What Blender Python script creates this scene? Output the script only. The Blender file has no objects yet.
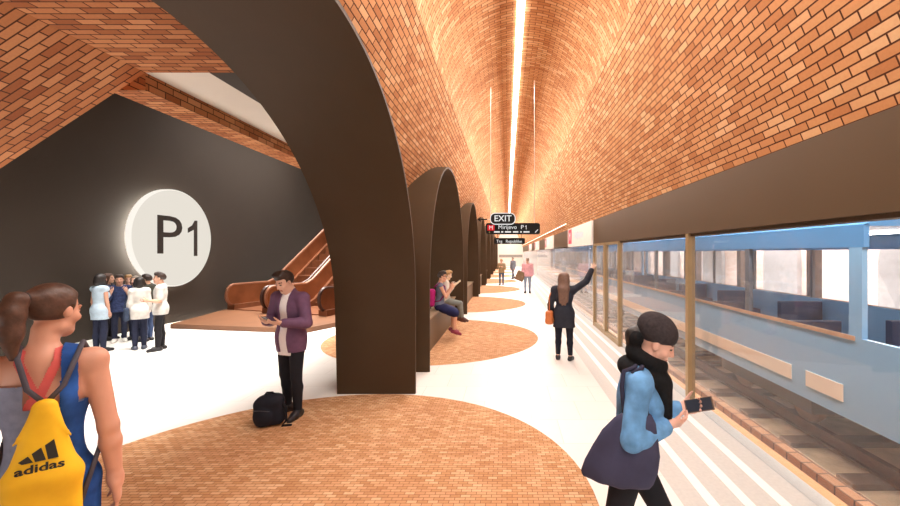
import bpy, bmesh, math, random
import numpy as np
from mathutils import Vector, Matrix
random.seed(7)
S = bpy.context.scene
COL = S.collection

# ------------------------------------------------------------------ helpers
def lin(c):
    out = []
    for v in c[:3]:
        v = v / 255.0
        out.append(v / 12.92 if v <= 0.04045 else ((v + 0.055) / 1.055) ** 2.4)
    return (out[0], out[1], out[2], 1.0)

def nt(name):
    m = bpy.data.materials.new(name)
    m.use_nodes = True
    t = m.node_tree
    t.nodes.clear()
    out = t.nodes.new('ShaderNodeOutputMaterial')
    return m, t, out

def node(t, kind, **kw):
    n = t.nodes.new(kind)
    for k, v in kw.items():
        setattr(n, k, v)
    return n

_pm = {}
def pm(name, col, rough=0.6, metal=0.0, var=0.10, scale=6.0, bump=0.0, spec=0.5, stretch=None):
    """plain surface with a little procedural variation of its colour"""
    if name in _pm:
        return _pm[name]
    m, t, out = nt(name)
    b = node(t, 'ShaderNodeBsdfPrincipled')
    c = lin(col)
    co = node(t, 'ShaderNodeTexCoord')
    no = node(t, 'ShaderNodeTexNoise')
    no.inputs['Scale'].default_value = scale
    no.inputs['Detail'].default_value = 4
    src = co.outputs['Object']
    if stretch:
        mp = node(t, 'ShaderNodeMapping')
        mp.inputs['Scale'].default_value = stretch
        t.links.new(src, mp.inputs['Vector'])
        src = mp.outputs['Vector']
    t.links.new(src, no.inputs['Vector'])
    rp = node(t, 'ShaderNodeValToRGB')
    rp.color_ramp.elements[0].position = 0.3
    rp.color_ramp.elements[1].position = 0.7
    rp.color_ramp.elements[0].color = (c[0] * (1 - var), c[1] * (1 - var), c[2] * (1 - var), 1)
    rp.color_ramp.elements[1].color = (min(1, c[0] * (1 + var)), min(1, c[1] * (1 + var)), min(1, c[2] * (1 + var)), 1)
    t.links.new(no.outputs['Fac'], rp.inputs['Fac'])
    t.links.new(rp.outputs['Color'], b.inputs['Base Color'])
    b.inputs['Roughness'].default_value = rough
    b.inputs['Metallic'].default_value = metal
    b.inputs['Specular IOR Level'].default_value = spec
    if bump:
        bp = node(t, 'ShaderNodeBump')
        bp.inputs['Strength'].default_value = bump
        bp.inputs['Distance'].default_value = 0.01
        t.links.new(no.outputs['Fac'], bp.inputs['Height'])
        t.links.new(bp.outputs['Normal'], b.inputs['Normal'])
    t.links.new(b.outputs['BSDF'], out.inputs['Surface'])
    _pm[name] = m
    return m

def emit_mat(name, col, strength):
    m, t, out = nt(name)
    e = node(t, 'ShaderNodeEmission')
    e.inputs['Color'].default_value = lin(col)
    e.inputs['Strength'].default_value = strength
    t.links.new(e.outputs[0], out.inputs['Surface'])
    return m

def brick_mat(name, bw, bh, tones, mortar, msize, bump=0.6, big=0.6, rough=0.85):
    """bricks laid out in metres on the UV map"""
    m, t, out = nt(name)
    b = node(t, 'ShaderNodeBsdfPrincipled')
    uv = node(t, 'ShaderNodeUVMap')
    br = node(t, 'ShaderNodeTexBrick')
    br.offset = 0.5
    br.inputs['Color1'].default_value = (0, 0, 0, 1)
    br.inputs['Color2'].default_value = (1, 1, 1, 1)
    br.inputs['Mortar'].default_value = (0.5, 0.5, 0.5, 1)
    br.inputs['Scale'].default_value = 1.0
    br.inputs['Mortar Size'].default_value = msize
    br.inputs['Mortar Smooth'].default_value = 0.15
    br.inputs['Brick Width'].default_value = bw
    br.inputs['Row Height'].default_value = bh
    t.links.new(uv.outputs['UV'], br.inputs['Vector'])
    rp = node(t, 'ShaderNodeValToRGB')
    els = rp.color_ramp.elements
    while len(els) < len(tones):
        els.new(0.5)
    for i, c in enumerate(tones):
        els[i].position = i / (len(tones) - 1)
        els[i].color = lin(c)
    t.links.new(br.outputs['Color'], rp.inputs['Fac'])
    no = node(t, 'ShaderNodeTexNoise')
    no.inputs['Scale'].default_value = 45.0
    no.inputs['Detail'].default_value = 5
    t.links.new(uv.outputs['UV'], no.inputs['Vector'])
    mx = node(t, 'ShaderNodeMix', data_type='RGBA', blend_type='OVERLAY')
    mx.inputs[0].default_value = 0.16
    t.links.new(rp.outputs['Color'], mx.inputs[6])
    t.links.new(no.outputs['Fac'], mx.inputs[7])
    n2 = node(t, 'ShaderNodeTexNoise')
    n2.inputs['Scale'].default_value = big
    n2.inputs['Detail'].default_value = 3
    t.links.new(uv.outputs['UV'], n2.inputs['Vector'])
    mx2 = node(t, 'ShaderNodeMix', data_type='RGBA', blend_type='OVERLAY')
    mx2.inputs[0].default_value = 0.22
    t.links.new(mx.outputs[2], mx2.inputs[6])
    t.links.new(n2.outputs['Fac'], mx2.inputs[7])
    mm = node(t, 'ShaderNodeMix', data_type='RGBA')
    t.links.new(br.outputs['Fac'], mm.inputs[0])
    t.links.new(mx2.outputs[2], mm.inputs[6])
    mm.inputs[7].default_value = lin(mortar)
    t.links.new(mm.outputs[2], b.inputs['Base Color'])
    b.inputs['Roughness'].default_value = rough
    b.inputs['Specular IOR Level'].default_value = 0.25
    iv = node(t, 'ShaderNodeMath', operation='MULTIPLY_ADD')
    iv.inputs[1].default_value = -1.0
    iv.inputs[2].default_value = 1.0
    t.links.new(br.outputs['Fac'], iv.inputs[0])
    ad = node(t, 'ShaderNodeMath', operation='MULTIPLY_ADD')
    ad.inputs[1].default_value = 0.25
    t.links.new(no.outputs['Fac'], ad.inputs[0])
    t.links.new(iv.outputs[0], ad.inputs[2])
    bp = node(t, 'ShaderNodeBump')
    bp.inputs['Strength'].default_value = bump
    bp.inputs['Distance'].default_value = 0.008
    t.links.new(ad.outputs[0], bp.inputs['Height'])
    t.links.new(bp.outputs['Normal'], b.inputs['Normal'])
    t.links.new(b.outputs['BSDF'], out.inputs['Surface'])
    return m

def glass_mat(name, tint=(252, 253, 254), ior=1.45, haze=0.0):
    """thin clear pane: see-through with the mirror-like sheen glass has at a slant"""
    m, t, out = nt(name)
    tr = node(t, 'ShaderNodeBsdfTransparent')
    tr.inputs['Color'].default_value = lin(tint)
    gl = node(t, 'ShaderNodeBsdfGlossy')
    gl.inputs['Roughness'].default_value = 0.03
    lw = node(t, 'ShaderNodeLayerWeight')
    lw.inputs['Blend'].default_value = 0.5
    pw = node(t, 'ShaderNodeMath', operation='POWER')
    pw.inputs[1].default_value = 4.0
    t.links.new(lw.outputs['Facing'], pw.inputs[0])
    fr = node(t, 'ShaderNodeMath', operation='MULTIPLY_ADD')
    fr.inputs[1].default_value = 0.55
    fr.inputs[2].default_value = 0.03
    t.links.new(pw.outputs[0], fr.inputs[0])
    no = node(t, 'ShaderNodeTexNoise')
    no.inputs['Scale'].default_value = 0.6
    bp = node(t, 'ShaderNodeBump')
    bp.inputs['Strength'].default_value = 0.02
    t.links.new(no.outputs['Fac'], bp.inputs['Height'])
    t.links.new(bp.outputs['Normal'], gl.inputs['Normal'])
    mx = node(t, 'ShaderNodeMixShader')
    t.links.new(fr.outputs[0], mx.inputs[0])
    t.links.new(tr.outputs[0], mx.inputs[1])
    t.links.new(gl.outputs[0], mx.inputs[2])
    if haze:
        # whitish haze put into the pane's colour, stronger the more slanted the view
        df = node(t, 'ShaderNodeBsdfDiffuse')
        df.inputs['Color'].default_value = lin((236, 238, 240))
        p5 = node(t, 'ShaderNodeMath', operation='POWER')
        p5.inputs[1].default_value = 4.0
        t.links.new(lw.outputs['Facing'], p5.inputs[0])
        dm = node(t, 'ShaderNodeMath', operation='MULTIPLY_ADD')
        dm.inputs[1].default_value = haze
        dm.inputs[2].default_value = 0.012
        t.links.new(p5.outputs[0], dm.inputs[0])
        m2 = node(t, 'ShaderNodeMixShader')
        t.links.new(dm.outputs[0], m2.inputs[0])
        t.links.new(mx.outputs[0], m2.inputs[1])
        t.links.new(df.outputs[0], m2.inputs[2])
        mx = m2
    t.links.new(mx.outputs[0], out.inputs['Surface'])
    return m

class MB:
    """collects shapes, then links them as ONE mesh object"""
    def __init__(s):
        s.v = []; s.f = []; s.uv = []
    def add(s, vs, fs, uvs=None):
        o = len(s.v)
        s.v += [tuple(x) for x in vs]
        for i, f in enumerate(fs):
            s.f.append([o + k for k in f])
            s.uv.append(uvs[i] if uvs else None)
        return s
    def box(s, x0, x1, y0, y1, z0, z1, M=None):
        vs = [(x, y, z) for z in (z0, z1) for y in (y0, y1) for x in (x0, x1)]
        if M is not None:
            vs = [tuple(M @ Vector(v)) for v in vs]
        return s.add(vs, [(0, 2, 3, 1), (4, 5, 7, 6), (0, 1, 5, 4), (2, 6, 7, 3), (0, 4, 6, 2), (1, 3, 7, 5)])
    def quad(s, a, b, c, d, uv=None):
        return s.add([a, b, c, d], [(0, 1, 2, 3)], [uv] if uv else None)
    def tube(s, pts, r, n=8, caps=True):
        pts = [Vector(p) for p in pts]
        rs = r if isinstance(r, (list, tuple)) else [r] * len(pts)
        vs = []; fs = []
        prev = None
        for i, p in enumerate(pts):
            d = (pts[min(i + 1, len(pts) - 1)] - pts[max(i - 1, 0)]).normalized()
            if prev is None:
                a = d.orthogonal().normalized()
            else:
                a = (prev - d * prev.dot(d)).normalized()
            prev = a
            b = d.cross(a)
            for k in range(n):
                w = 2 * math.pi * k / n
                vs.append(p + (a * math.cos(w) + b * math.sin(w)) * rs[i])
        for i in range(len(pts) - 1):
            for k in range(n):
                k2 = (k + 1) % n
                fs.append((i * n + k, i * n + k2, (i + 1) * n + k2, (i + 1) * n + k))
        if caps:
            fs.append(tuple(reversed(range(n))))
            fs.append(tuple(range((len(pts) - 1) * n, len(pts) * n)))
        return s.add(vs, fs)
    def prism(s, poly, ext, M=None):
        """poly: list of 3D points (planar), ext: extrusion vector"""
        n = len(poly)
        e = Vector(ext)
        a = [Vector(p) for p in poly]
        vs = a + [p + e for p in a]
        if M is not None:
            vs = [M @ p for p in vs]
        fs = [tuple(reversed(range(n))), tuple(range(n, 2 * n))]
        for k in range(n):
            k2 = (k + 1) % n
            fs.append((k, k2, n + k2, n + k))
        return s.add(vs, fs)
    def lathe(s, prof, c, axis='Z', n=32):
        vs = []; fs = []
        for (r, h) in prof:
            for k in range(n):
                w = 2 * math.pi * k / n
                x, y = r * math.cos(w), r * math.sin(w)
                p = {'Z': (x, y, h), 'X': (h, x, y), 'Y': (y, h, x)}[axis]
                vs.append((c[0] + p[0], c[1] + p[1], c[2] + p[2]))
        for i in range(len(prof) - 1):
            for k in range(n):
                k2 = (k + 1) % n
                fs.append((i * n + k, i * n + k2, (i + 1) * n + k2, (i + 1) * n + k))
        fs.append(tuple(reversed(range(n))))
        fs.append(tuple(range((len(prof) - 1) * n, len(prof) * n)))
        return s.add(vs, fs)
    def build(s, name, mat, parent=None, smooth=False, bevel=0.0, fixn=True):
        me = bpy.data.meshes.new(name)
        me.from_pydata(s.v, [], s.f)
        if any(u is not None for u in s.uv):
            l = me.uv_layers.new(name='UVMap')
            k = 0
            for p, u in zip(me.polygons, s.uv):
                for j in range(p.loop_total):
                    l.data[p.loop_start + j].uv = u[j] if u else (0, 0)
        if fixn:
            bm = bmesh.new(); bm.from_mesh(me)
            bmesh.ops.recalc_face_normals(bm, faces=bm.faces)
            bm.to_mesh(me); bm.free()
        if smooth:
            for p in me.polygons:
                p.use_smooth = True
        if mat:
            for m in (mat if isinstance(mat, (list, tuple)) else [mat]):
                me.materials.append(m)
        o = bpy.data.objects.new(name, me)
        COL.objects.link(o)
        if parent is not None:
            o.parent = parent
            o.matrix_parent_inverse = parent.matrix_basis.inverted()
        if bevel:
            md = o.modifiers.new('bevel', 'BEVEL')
            md.width = bevel; md.segments = 2; md.limit_method = 'ANGLE'
        return o

def tag(o, label=None, cat=None, group=None, kind=None):
    if label: o['label'] = label
    if cat: o['category'] = cat
    if group: o['group'] = group
    if kind: o['kind'] = kind
    return o

def struct(o, label=None, cat=None):
    return tag(o, label, cat, None, 'structure')

def empty(name, loc, label, cat, group=None, rz=0.0):
    o = bpy.data.objects.new(name, None)
    o.empty_display_size = 0.2
    o.location = loc
    o.rotation_euler = (0, 0, rz)
    COL.objects.link(o)
    return tag(o, label, cat, group)

def text_obj(s, size, name, mat, M, parent=None, depth=0.004, sx=1.0, bold=0.0):
    """lettering lying in its local XY plane, centred, placed by the matrix M"""
    cu = bpy.data.curves.new('lettering_curve', 'FONT')
    cu.body = s; cu.size = size; cu.align_x = 'CENTER'; cu.align_y = 'CENTER'
    cu.extrude = depth / 2; cu.offset = bold
    cu.resolution_u = 4
    tmp = bpy.data.objects.new('lettering_tmp', cu)
    COL.objects.link(tmp)
    dg = bpy.context.evaluated_depsgraph_get()
    me = bpy.data.meshes.new_from_object(tmp.evaluated_get(dg))
    bpy.data.objects.remove(tmp)
    bpy.data.curves.remove(cu)
    me.transform(M @ Matrix.Diagonal((sx, 1, 1, 1)))
    me.materials.clear()
    me.materials.append(mat)
    o = bpy.data.objects.new(name, me)
    COL.objects.link(o)
    if parent is not None:
        o.parent = parent
        o.matrix_parent_inverse = parent.matrix_basis.inverted()
    return o

def frame(o, xa, ya):
    """matrix with origin o, text-right axis xa, text-up axis ya"""
    xa = Vector(xa).normalized(); ya = Vector(ya).normalized()
    za = xa.cross(ya)
    M = Matrix.Identity(4)
    for i in range(3):
        M[i][0] = xa[i]; M[i][1] = ya[i]; M[i][2] = za[i]; M[i][3] = o[i]
    return M

def rounded_rect(w, h, r, n=6):
    pts = []
    for cx, cy, a0 in ((w/2-r, h/2-r, 0), (-w/2+r, h/2-r, 90), (-w/2+r, -h/2+r, 180), (w/2-r, -h/2+r, 270)):
        for k in range(n + 1):
            a = math.radians(a0 + 90 * k / n)
            pts.append((cx + r * math.cos(a), cy + r * math.sin(a)))
    return pts
LED = 8.0
WORLD = 0.55
# ------------------------------------------------------------------ camera
cam_d = bpy.data.cameras.new('camera')
cam_d.sensor_width = 36.0
cam_d.lens = 16.0
cam_d.shift_x = -57.0 / 900.0
cam_d.clip_start = 0.05
cam_d.clip_end = 300
cam = bpy.data.objects.new('camera', cam_d)
cam.location = (0, 0, 2.0)
cam.rotation_euler = (math.radians(90), 0, 0)
COL.objects.link(cam)
S.camera = cam
S.view_settings.view_transform = 'Standard'
S.view_settings.look = 'None'
S.view_settings.gamma = 1.0
S.view_settings.use_curve_mapping = False
S.view_settings.exposure = EXPOSURE = 0.0
S.cycles.use_denoising = True
S.cycles.max_bounces = 8
S.cycles.diffuse_bounces = 4
S.cycles.transparent_max_bounces = 40
S.cycles.sample_clamp_indirect = 6.0
S.cycles.caustics_reflective = False
S.cycles.caustics_refractive = False

END = 60.0          # far end wall of the platform
PITCH = 6.33        # distance from one arch to the next
NARCH = 9

# ------------------------------------------------------------------ materials of the setting
TONES = [(184, 122, 76), (198, 138, 90), (204, 146, 98), (208, 152, 104), (214, 160, 112), (224, 180, 136)]
M_brick = brick_mat('brick_vault', 0.195, 0.07, TONES, (84, 44, 24), 0.0062)
M_brick_arc = brick_mat('brick_arcs', 0.195, 0.07, TONES, (104, 58, 32), 0.005)
M_brick_low = brick_mat('brick_aisle', 0.225, 0.082, [(150, 88, 52), (168, 104, 64), (180, 116, 74), (190, 128, 84), (202, 142, 98)], (80, 46, 30), 0.007)
M_pave = brick_mat('brick_paving', 0.085, 0.038, [(190, 136, 92), (200, 148, 104), (208, 156, 114), (214, 166, 124), (224, 182, 142)], (132, 86, 54), 0.0026, bump=0.25, big=1.4)
M_steel = pm('brown_steel', (70, 54, 38), 0.6, 0.0, 0.06, 1.5, spec=0.15)
M_dark = pm('dark_plaster', (50, 40, 31), 0.75, 0, 0.05, 1.2)
M_white = pm('white_plaster', (232, 226, 216), 0.8, 0, 0.02, 2)
M_fascia = pm('bronze_fascia', (84, 66, 47), 0.5, 0.0, 0.05, 0.8, spec=0.2)
M_post = pm('bronze_post', (168, 142, 104), 0.35, 0.3, 0.08, 5)
M_glass = glass_mat('platform_glass', haze=0.34)

def tile_mat():
    m, t, out = nt('white_floor_tiles')
    b = node(t, 'ShaderNodeBsdfPrincipled')
    co = node(t, 'ShaderNodeTexCoord')
    br = node(t, 'ShaderNodeTexBrick')
    br.offset = 0.5
    br.inputs['Color1'].default_value = lin((238, 235, 229))
    br.inputs['Color2'].default_value = lin((243, 240, 235))
    br.inputs['Mortar'].default_value = lin((214, 209, 200))
    br.inputs['Scale'].default_value = 1
    br.inputs['Mortar Size'].default_value = 0.003
    br.inputs['Brick Width'].default_value = 0.6
    br.inputs['Row Height'].default_value = 0.6
    t.links.new(co.outputs['Object'], br.inputs['Vector'])
    t.links.new(br.outputs['Color'], b.inputs['Base Color'])
    b.inputs['Roughness'].default_value = 0.42
    b.inputs['Specular IOR Level'].default_value = 0.3
    t.links.new(b.outputs[0], out.inputs['Surface'])
    return m
M_floor = tile_mat()
M_strip = pm('edge_stone', (208, 204, 198), 0.6, 0, 0.05, 30)

# ------------------------------------------------------------------ floor
EDGE = 2.6
struct(MB().box(-9.9, 1.40, -4, END + 1, -0.30, 0).build('floor', M_floor), 'white tiled floor of platform and side hall', 'floor')
struct(MB().box(1.40, EDGE, -4, END + 1, -0.30, 0).build('floor', M_strip), 'pale stone margin along the platform edge', 'floor')
for i, x in enumerate((1.64, 1.925, 2.21)):
    struct(MB().box(x - 0.043, x + 0.043, -3.9, END, 0.0, 0.004).build('trim_%d' % (i + 1), pm('white_line', (250, 248, 244), 0.5, 0, 0.02)),
           ('white guide line farthest from the platform edge', 'middle white guide line on the platform', 'white guide line closest to the platform edge')[i], 'floor line')
n_trim = 4
for k in range(NARCH):
    cy = 3.2 + PITCH * k
    mb = MB(); n = 96; R = 2.46
    ring = [(-1.73 + R * math.cos(2 * math.pi * j / n), cy + R * math.sin(2 * math.pi * j / n)) for j in range(n)]
    mb.add([(x, y, 0.003) for x, y in ring], [tuple(range(n))], [[(x, y) for x, y in ring]])
    o = mb.build('trim_%d' % n_trim, M_pave, fixn=False); n_trim += 1
    struct(o, 'round patch of small brick paving under the %s arch' % ('nearest second third fourth fifth sixth seventh eighth farthest'.split()[k]), 'paving circle')

# ------------------------------------------------------------------ arches (steel sleeves through the brick arcade)
XF, XB = -1.30, -2.41
HALF, HS, HC = 2.62, 1.35, 3.91
def arch_h(u, extra=0.0):
    """height of the arch line at |u| metres from its centre"""
    w = HALF + extra
    q = 1 - (abs(u) / w) ** 2
    return HS + (HC - HS + extra) * math.sqrt(max(0.0, q))
def arch_line(extra, n=56):
    pts = [(-(HALF + extra), 0.0)]
    for j in range(n + 1):
        a = math.pi * (1 - j / n)
        pts.append(((HALF + extra) * math.cos(a), HS + (HC - HS + extra) * math.sin(a)))
    pts.append((HALF + extra, 0.0))
    return pts
ACY = [3.05 + PITCH * k for k in range(NARCH)]
def xb(h):
    return XB - 0.28 * (h / HC) ** 2
def make_arch(cy):
    a, b = arch_line(0.0), arch_line(0.045)
    n = len(a)
    vs = []
    for (u, h), (u2, h2) in zip(a, b):
        vs += [(XF, cy + u, h), (xb(h), cy + u, h), (XF, cy + u2, h2), (xb(h), cy + u2, h2)]
    fs = []
    for j in range(n - 1):
        p, q = 4 * j, 4 * (j + 1)
        fs += [(p, q, q + 1, p + 1), (p + 2, p + 3, q + 3, q + 2), (p, p + 2, q + 2, q), (p + 1, q + 1, q + 3, p + 3)]
    fs += [(0, 1, 3, 2), (4 * (n - 1), 4 * (n - 1) + 2, 4 * (n - 1) + 3, 4 * (n - 1) + 1)]
    o = MB().add(vs, fs).build('steel_arch', M_steel, smooth=True)
    o.data.set_sharp_from_angle(angle=math.radians(35))
    return o
arch_words = ['nearest brown steel arch, cut by the top edge, behind the man with phone',
              'brown steel arch with two people seated on the bench inside it',
              'third brown steel arch along the platform, just past the seated pair',
              'fourth brown steel arch from the front, behind the third',
              'fifth brown steel arch from the front', 'sixth brown steel arch from the front',
              'seventh brown steel arch from the front', 'eighth brown steel arch from the front',
              'ninth and last brown steel arch, beside the far end wall']
for k, cy in enumerate(ACY):
    tag(make_arch(cy), arch_words[k], 'arch', 'steel arches along the platform')

# ------------------------------------------------------------------ brick arcade wall, vault and right-hand wall
LW = [(-1.90, 0.0), (-1.90, 2.75), (-1.015, 4.78)]
def lw_x(h):
    return -1.90 if h <= 3.2 else -1.90 + (h - 3.2) * 0.56
def lw_s(h):
    return h if h <= 3.2 else 3.2 + (h - 3.2) * math.hypot(1, 0.56)
def arcade(xf, sf, top, name, mat, label, extra=0.03):
    mb = MB()
    def strip(ya, yb, ha, hb):
        lev = 14
        def col(y, h0):
            hs = [h0 + (top - h0) * j / lev for j in range(lev + 1)]
            if h0 < 3.2 < top:
                j = min(range(1, lev), key=lambda q: abs(hs[q] - 3.2)); hs[j] = 3.2
            return [(xf(h), y, h) for h in hs], [(y, sf(h)) for h in hs]
        p, pu = col(ya, ha); q, qu = col(yb, hb)
        for j in range(lev):
            mb.quad(p[j], q[j], q[j + 1], p[j + 1], [pu[j], qu[j], qu[j + 1], pu[j + 1]])
    y = -0.4
    W = HALF + extra
    for cy in ACY + [None]:
        y1 = (cy - W) if cy is not None else END
        if y1 > y:
            m = max(1, int((y1 - y) / 0.5))
            for j in range(m):
                strip(y + (y1 - y) * j / m, y + (y1 - y) * (j + 1) / m, 0, 0)
        if cy is None: break
        n = 48
        for j in range(n):
            u0 = -W * math.cos(math.pi * j / n); u1 = -W * math.cos(math.pi * (j + 1) / n)
            strip(cy + u0, cy + u1, arch_h(u0, extra), arch_h(u1, extra))
        y = cy + W
    return struct(mb.build(name, mat, fixn=False), label, 'wall')
arcade(lw_x, lw_s, 4.78, 'wall_left', M_brick, 'leaning brick wall around and above the steel arches')
arcade(lambda h: -2.37, lambda h: h, 4.3, 'wall_back', M_dark, 'dark hall side of the arcade wall')

VC, VR, VK = 0.2425, 1.2575, 4.86
def vault_pts(n=40):
    rise = 0.98
    R = (VR * VR + rise * rise) / (2 * rise)
    c = VK + rise - R
    a0 = math.asin(min(1, VR / R))
    if c > VK: a0 = math.pi - a0
    out = []
    for j in range(n + 1):
        a = -a0 + 2 * a0 * j / n
        tilt = (j / n - 0.5) * 0.16
        out.append((VC + R * math.sin(a), c + R * math.cos(a) + tilt, R * (a + a0)))
    return out
mb = MB()
vp = vault_pts()
ys = np.linspace(-4, END, 33)
for j in range(len(vp) - 1):
    a, b = vp[j], vp[j + 1]
    for i in range(len(ys) - 1):
        y0, y1 = float(ys[i]), float(ys[i + 1])
        mb.quad((a[0], y0, a[1]), (b[0], y0, b[1]), (b[0], y1, b[1]), (a[0], y1, a[1]),
                [(a[2], y0), (b[2], y0), (b[2], y1), (a[2], y1)])
o = mb.build('ceiling', M_brick_arc, fixn=False, smooth=True)
struct(o, 'brick barrel vault over the platform', 'ceiling')
VTOP = max(p[1] for p in vp)

FX, FZ0, FZ1 = 2.385, 2.255, 2.90
mb = MB()
rk = vp[-1]
L = math.hypot(rk[0] - FX, rk[1] - FZ1)
for i in range(len(ys) - 1):
    y0, y1 = float(ys[i]), float(ys[i + 1])
    mb.quad((FX, y0, FZ1), (rk[0], y0, rk[1]), (rk[0], y1, rk[1]), (FX, y1, FZ1), [(y0, 0), (y0, L), (y1, L), (y1, 0)])
struct(mb.build('wall_right', M_brick, fixn=False), 'leaning brick wall above the platform screen doors', 'wall')
# outer shell so that the vault has a back
mb = MB()
mb.box(-2.3, 2.9, -4, END, 6.4, 6.6); mb.box(2.95, 3.1, -4, END, 2.95, 6.5)
struct(mb.build('ceiling', M_dark), 'dark outer shell above the vault', 'ceiling')

# ------------------------------------------------------------------ fascia over the screen doors
mb = MB()
mb.box(FX, 2.95, -4, END, FZ0, FZ1 + 0.02)
struct(mb.build('trim_20', M_fascia), 'plain bronze fascia beam above the platform screen doors', 'fascia')
struct(MB().box(FX + 0.03, 2.5, -4, END, FZ0 - 0.035, FZ0).build('trim_21', pm('dark_bronze', (70, 56, 40), 0.5, 0.1)), 'thin dark rail under the bronze fascia', 'trim')

# ------------------------------------------------------------------ far end wall
mb = MB().box(-2.3, 2.9, END, END + 0.3, 0, 6.4)
struct(mb.build('wall_far', M_white), 'white end wall at the far end of the platform', 'wall')
struct(MB().box(-1.2, 2.3, END - 0.05, END, 1.35, 1.75).build('trim_22', pm('grey_band', (150, 146, 140), 0.6)), 'grey band across the far white wall', 'trim')

# ------------------------------------------------------------------ left hall
HX = -9.6
struct(MB().box(HX - 0.3, HX, -4, END, 0, 8.0).build('wall_hall', M_dark), 'tall dark brown wall of the side hall with the round P1 sign', 'wall')
struct(MB().box(HX - 0.3, -2.3, -4, END, 8.0, 8.2).build('ceiling', pm('hall_ceiling_paint', (200, 190, 178), 0.8)), 'high plain ceiling of the side hall', 'ceiling')
struct(MB().box(HX, -2.3, END, END + 0.3, 0, 8.0).build('wall_far', M_white), 'white far wall of the side hall', 'wall')
# brick aisle ceiling beside the arches
CH, CYE, FOLD = 4.06, 4.57, -4.13
mb = MB()
T0 = -2.40
mb.quad((T0, -2, CH), (FOLD, -2, CH), (FOLD, CYE, CH), (T0, CYE, CH),
        [(T0, -2), (FOLD, -2), (FOLD, CYE), (T0, CYE)])
struct(mb.build('ceiling', M_brick_low, fixn=False), 'flat brick ceiling of the aisle behind the nearest arch', 'ceiling')
mb = MB()
ex, eh = -6.6, 2.43
Ls = math.hypot(ex - FOLD, eh - CH)
mb.quad((FOLD, -2, CH), (ex, -2, eh), (ex, CYE, eh), (FOLD, CYE, CH), [(0, -2), (Ls, -2), (Ls, CYE), (0, CYE)])
mb.quad((FOLD, CYE, CH), (ex, CYE, eh), (ex, CYE, eh + 0.25), (FOLD, CYE, CH + 0.25), [(0, 0), (Ls, 0), (Ls, .25), (0, .25)])
struct(mb.build('ceiling', M_brick_low, fixn=False), 'sloping brick ceiling panel falling away from the fold line', 'ceiling')
struct(MB().box(ex - 0.3, ex, -2, CYE, 0, eh + 0.2).build('wall_aisle', M_dark), 'low dark wall carrying the sloping brick ceiling', 'wall')
# brick edge beam running on along the hall
bx, bh = -4.565, 3.86
mb = MB()
mb.quad((FOLD, CYE, bh), (FOLD, END, bh), (FOLD, END, CH), (FOLD, CYE, CH), [(CYE, 0), (END, 0), (END, CH - bh), (CYE, CH - bh)])
mb.quad((FOLD, CYE, bh), (bx, CYE, bh), (bx, END, bh), (FOLD, END, bh), [(0, CYE), (bx - FOLD, CYE), (bx - FOLD, END), (0, END)])
mb.quad((bx, CYE, bh), (bx, END, bh), (bx, END, CH + .25), (bx, CYE, CH + .25), [(CYE, 0), (END, 0), (END, CH + .25 - bh), (CYE, CH + .25 - bh)])
struct(mb.build('trim_23', M_brick_low, fixn=False), 'brick edge beam running along the side hall', 'beam')
struct(MB().box(FOLD, -3.40, CYE, END, CH, CH + 0.06).build('ceiling', M_white), 'white strip of aisle ceiling beside the brick beam', 'ceiling')
struct(MB().box(-3.40, -2.38, CYE, END, CH - 0.002, CH + 0.06).build('ceiling', M_dark), 'dark strip of aisle ceiling beside the arches', 'ceiling')
# ------------------------------------------------------------------ LED line in the vault
o = MB().box(0.215 - 0.06, 0.215 + 0.06, 1.0, END - 0.5, VTOP - 0.05, VTOP - 0.005).build('light_strip', emit_mat('led_white', (255, 250, 240), LED))
tag(o, 'long white light strip along the crown of the brick vault', 'light')
o = MB().tube([(2.27, 15.4, 3.12), (2.27, END - 1, 3.12)], 0.016).build('light_tube', emit_mat('led_warm', (255, 246, 228), 3.0))
tag(o, 'slim pale light line low on the brick wall above the far doors', 'light')

# ------------------------------------------------------------------ benches inside the arches
M_bench = pm('bronze_bench', (104, 86, 66), 0.5, 0, 0.06, 2)
for k in range(NARCH):
    cy = ACY[k]
    if k == 0: continue
    mb = MB()
    mb.box(-2.2, -1.56, cy - HALF + 0.02, cy + HALF - 0.02, 0, 0.66)
    b = mb.build('bench', M_bench)
    sl = MB().box(-2.23, -1.535, cy - HALF + 0.02, cy + HALF - 0.02, 0.66, 0.70).build('seat', pm('bench_top', (150, 128, 102), 0.5, 0, 0.06), b)
    tag(b, ['', 'long brown bench with two people seated on it', 'long brown bench filling the third arch', 'long brown bench filling the fourth arch',
            'brown bench in the fifth arch', 'brown bench in the sixth arch', 'brown bench in the seventh arch', 'brown bench in the eighth arch', 'brown bench in the ninth arch'][k], 'bench', 'benches inside the arches')

# ------------------------------------------------------------------ round P1 sign
M_disc = emit_mat('sign_white', (236, 229, 217), 0.97)
r = empty('round_sign', (HX, 11.28, 2.42), 'big round white P1 sign on the dark hall wall', 'sign')
R = 1.36
MB().lathe([(R - 0.03, 0.11), (R, 0.12), (R, 0.24), (R - 0.02, 0.258)], (HX, 11.28, 2.42), 'X', 96).build('rim', emit_mat('rim_white', (250, 244, 233), 1.05), r).data.set_sharp_from_angle(angle=0.6)
d = MB().lathe([(R - 0.03, 0.25), (R - 0.03, 0.265), (R - 0.035, 0.27)], (HX, 11.28, 2.42), 'X', 96).build('disc', M_disc, r)
d.data.set_sharp_from_angle(angle=math.radians(40))
MB().lathe([(R - 0.30, 0.0), (R - 0.30, 0.11)], (HX, 11.28, 2.42), 'X', 64).build('back_light', emit_mat('halo', (255, 244, 228), 80.0), r)
M_let = pm('sign_black', (52, 48, 45), 0.6)
text_obj('P', 1.52, 'letter', M_let, frame((HX + 0.272, 11.02, 2.44), (0, 1, 0), (0, 0, 1)), r, 0.012, 1.25)
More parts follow.
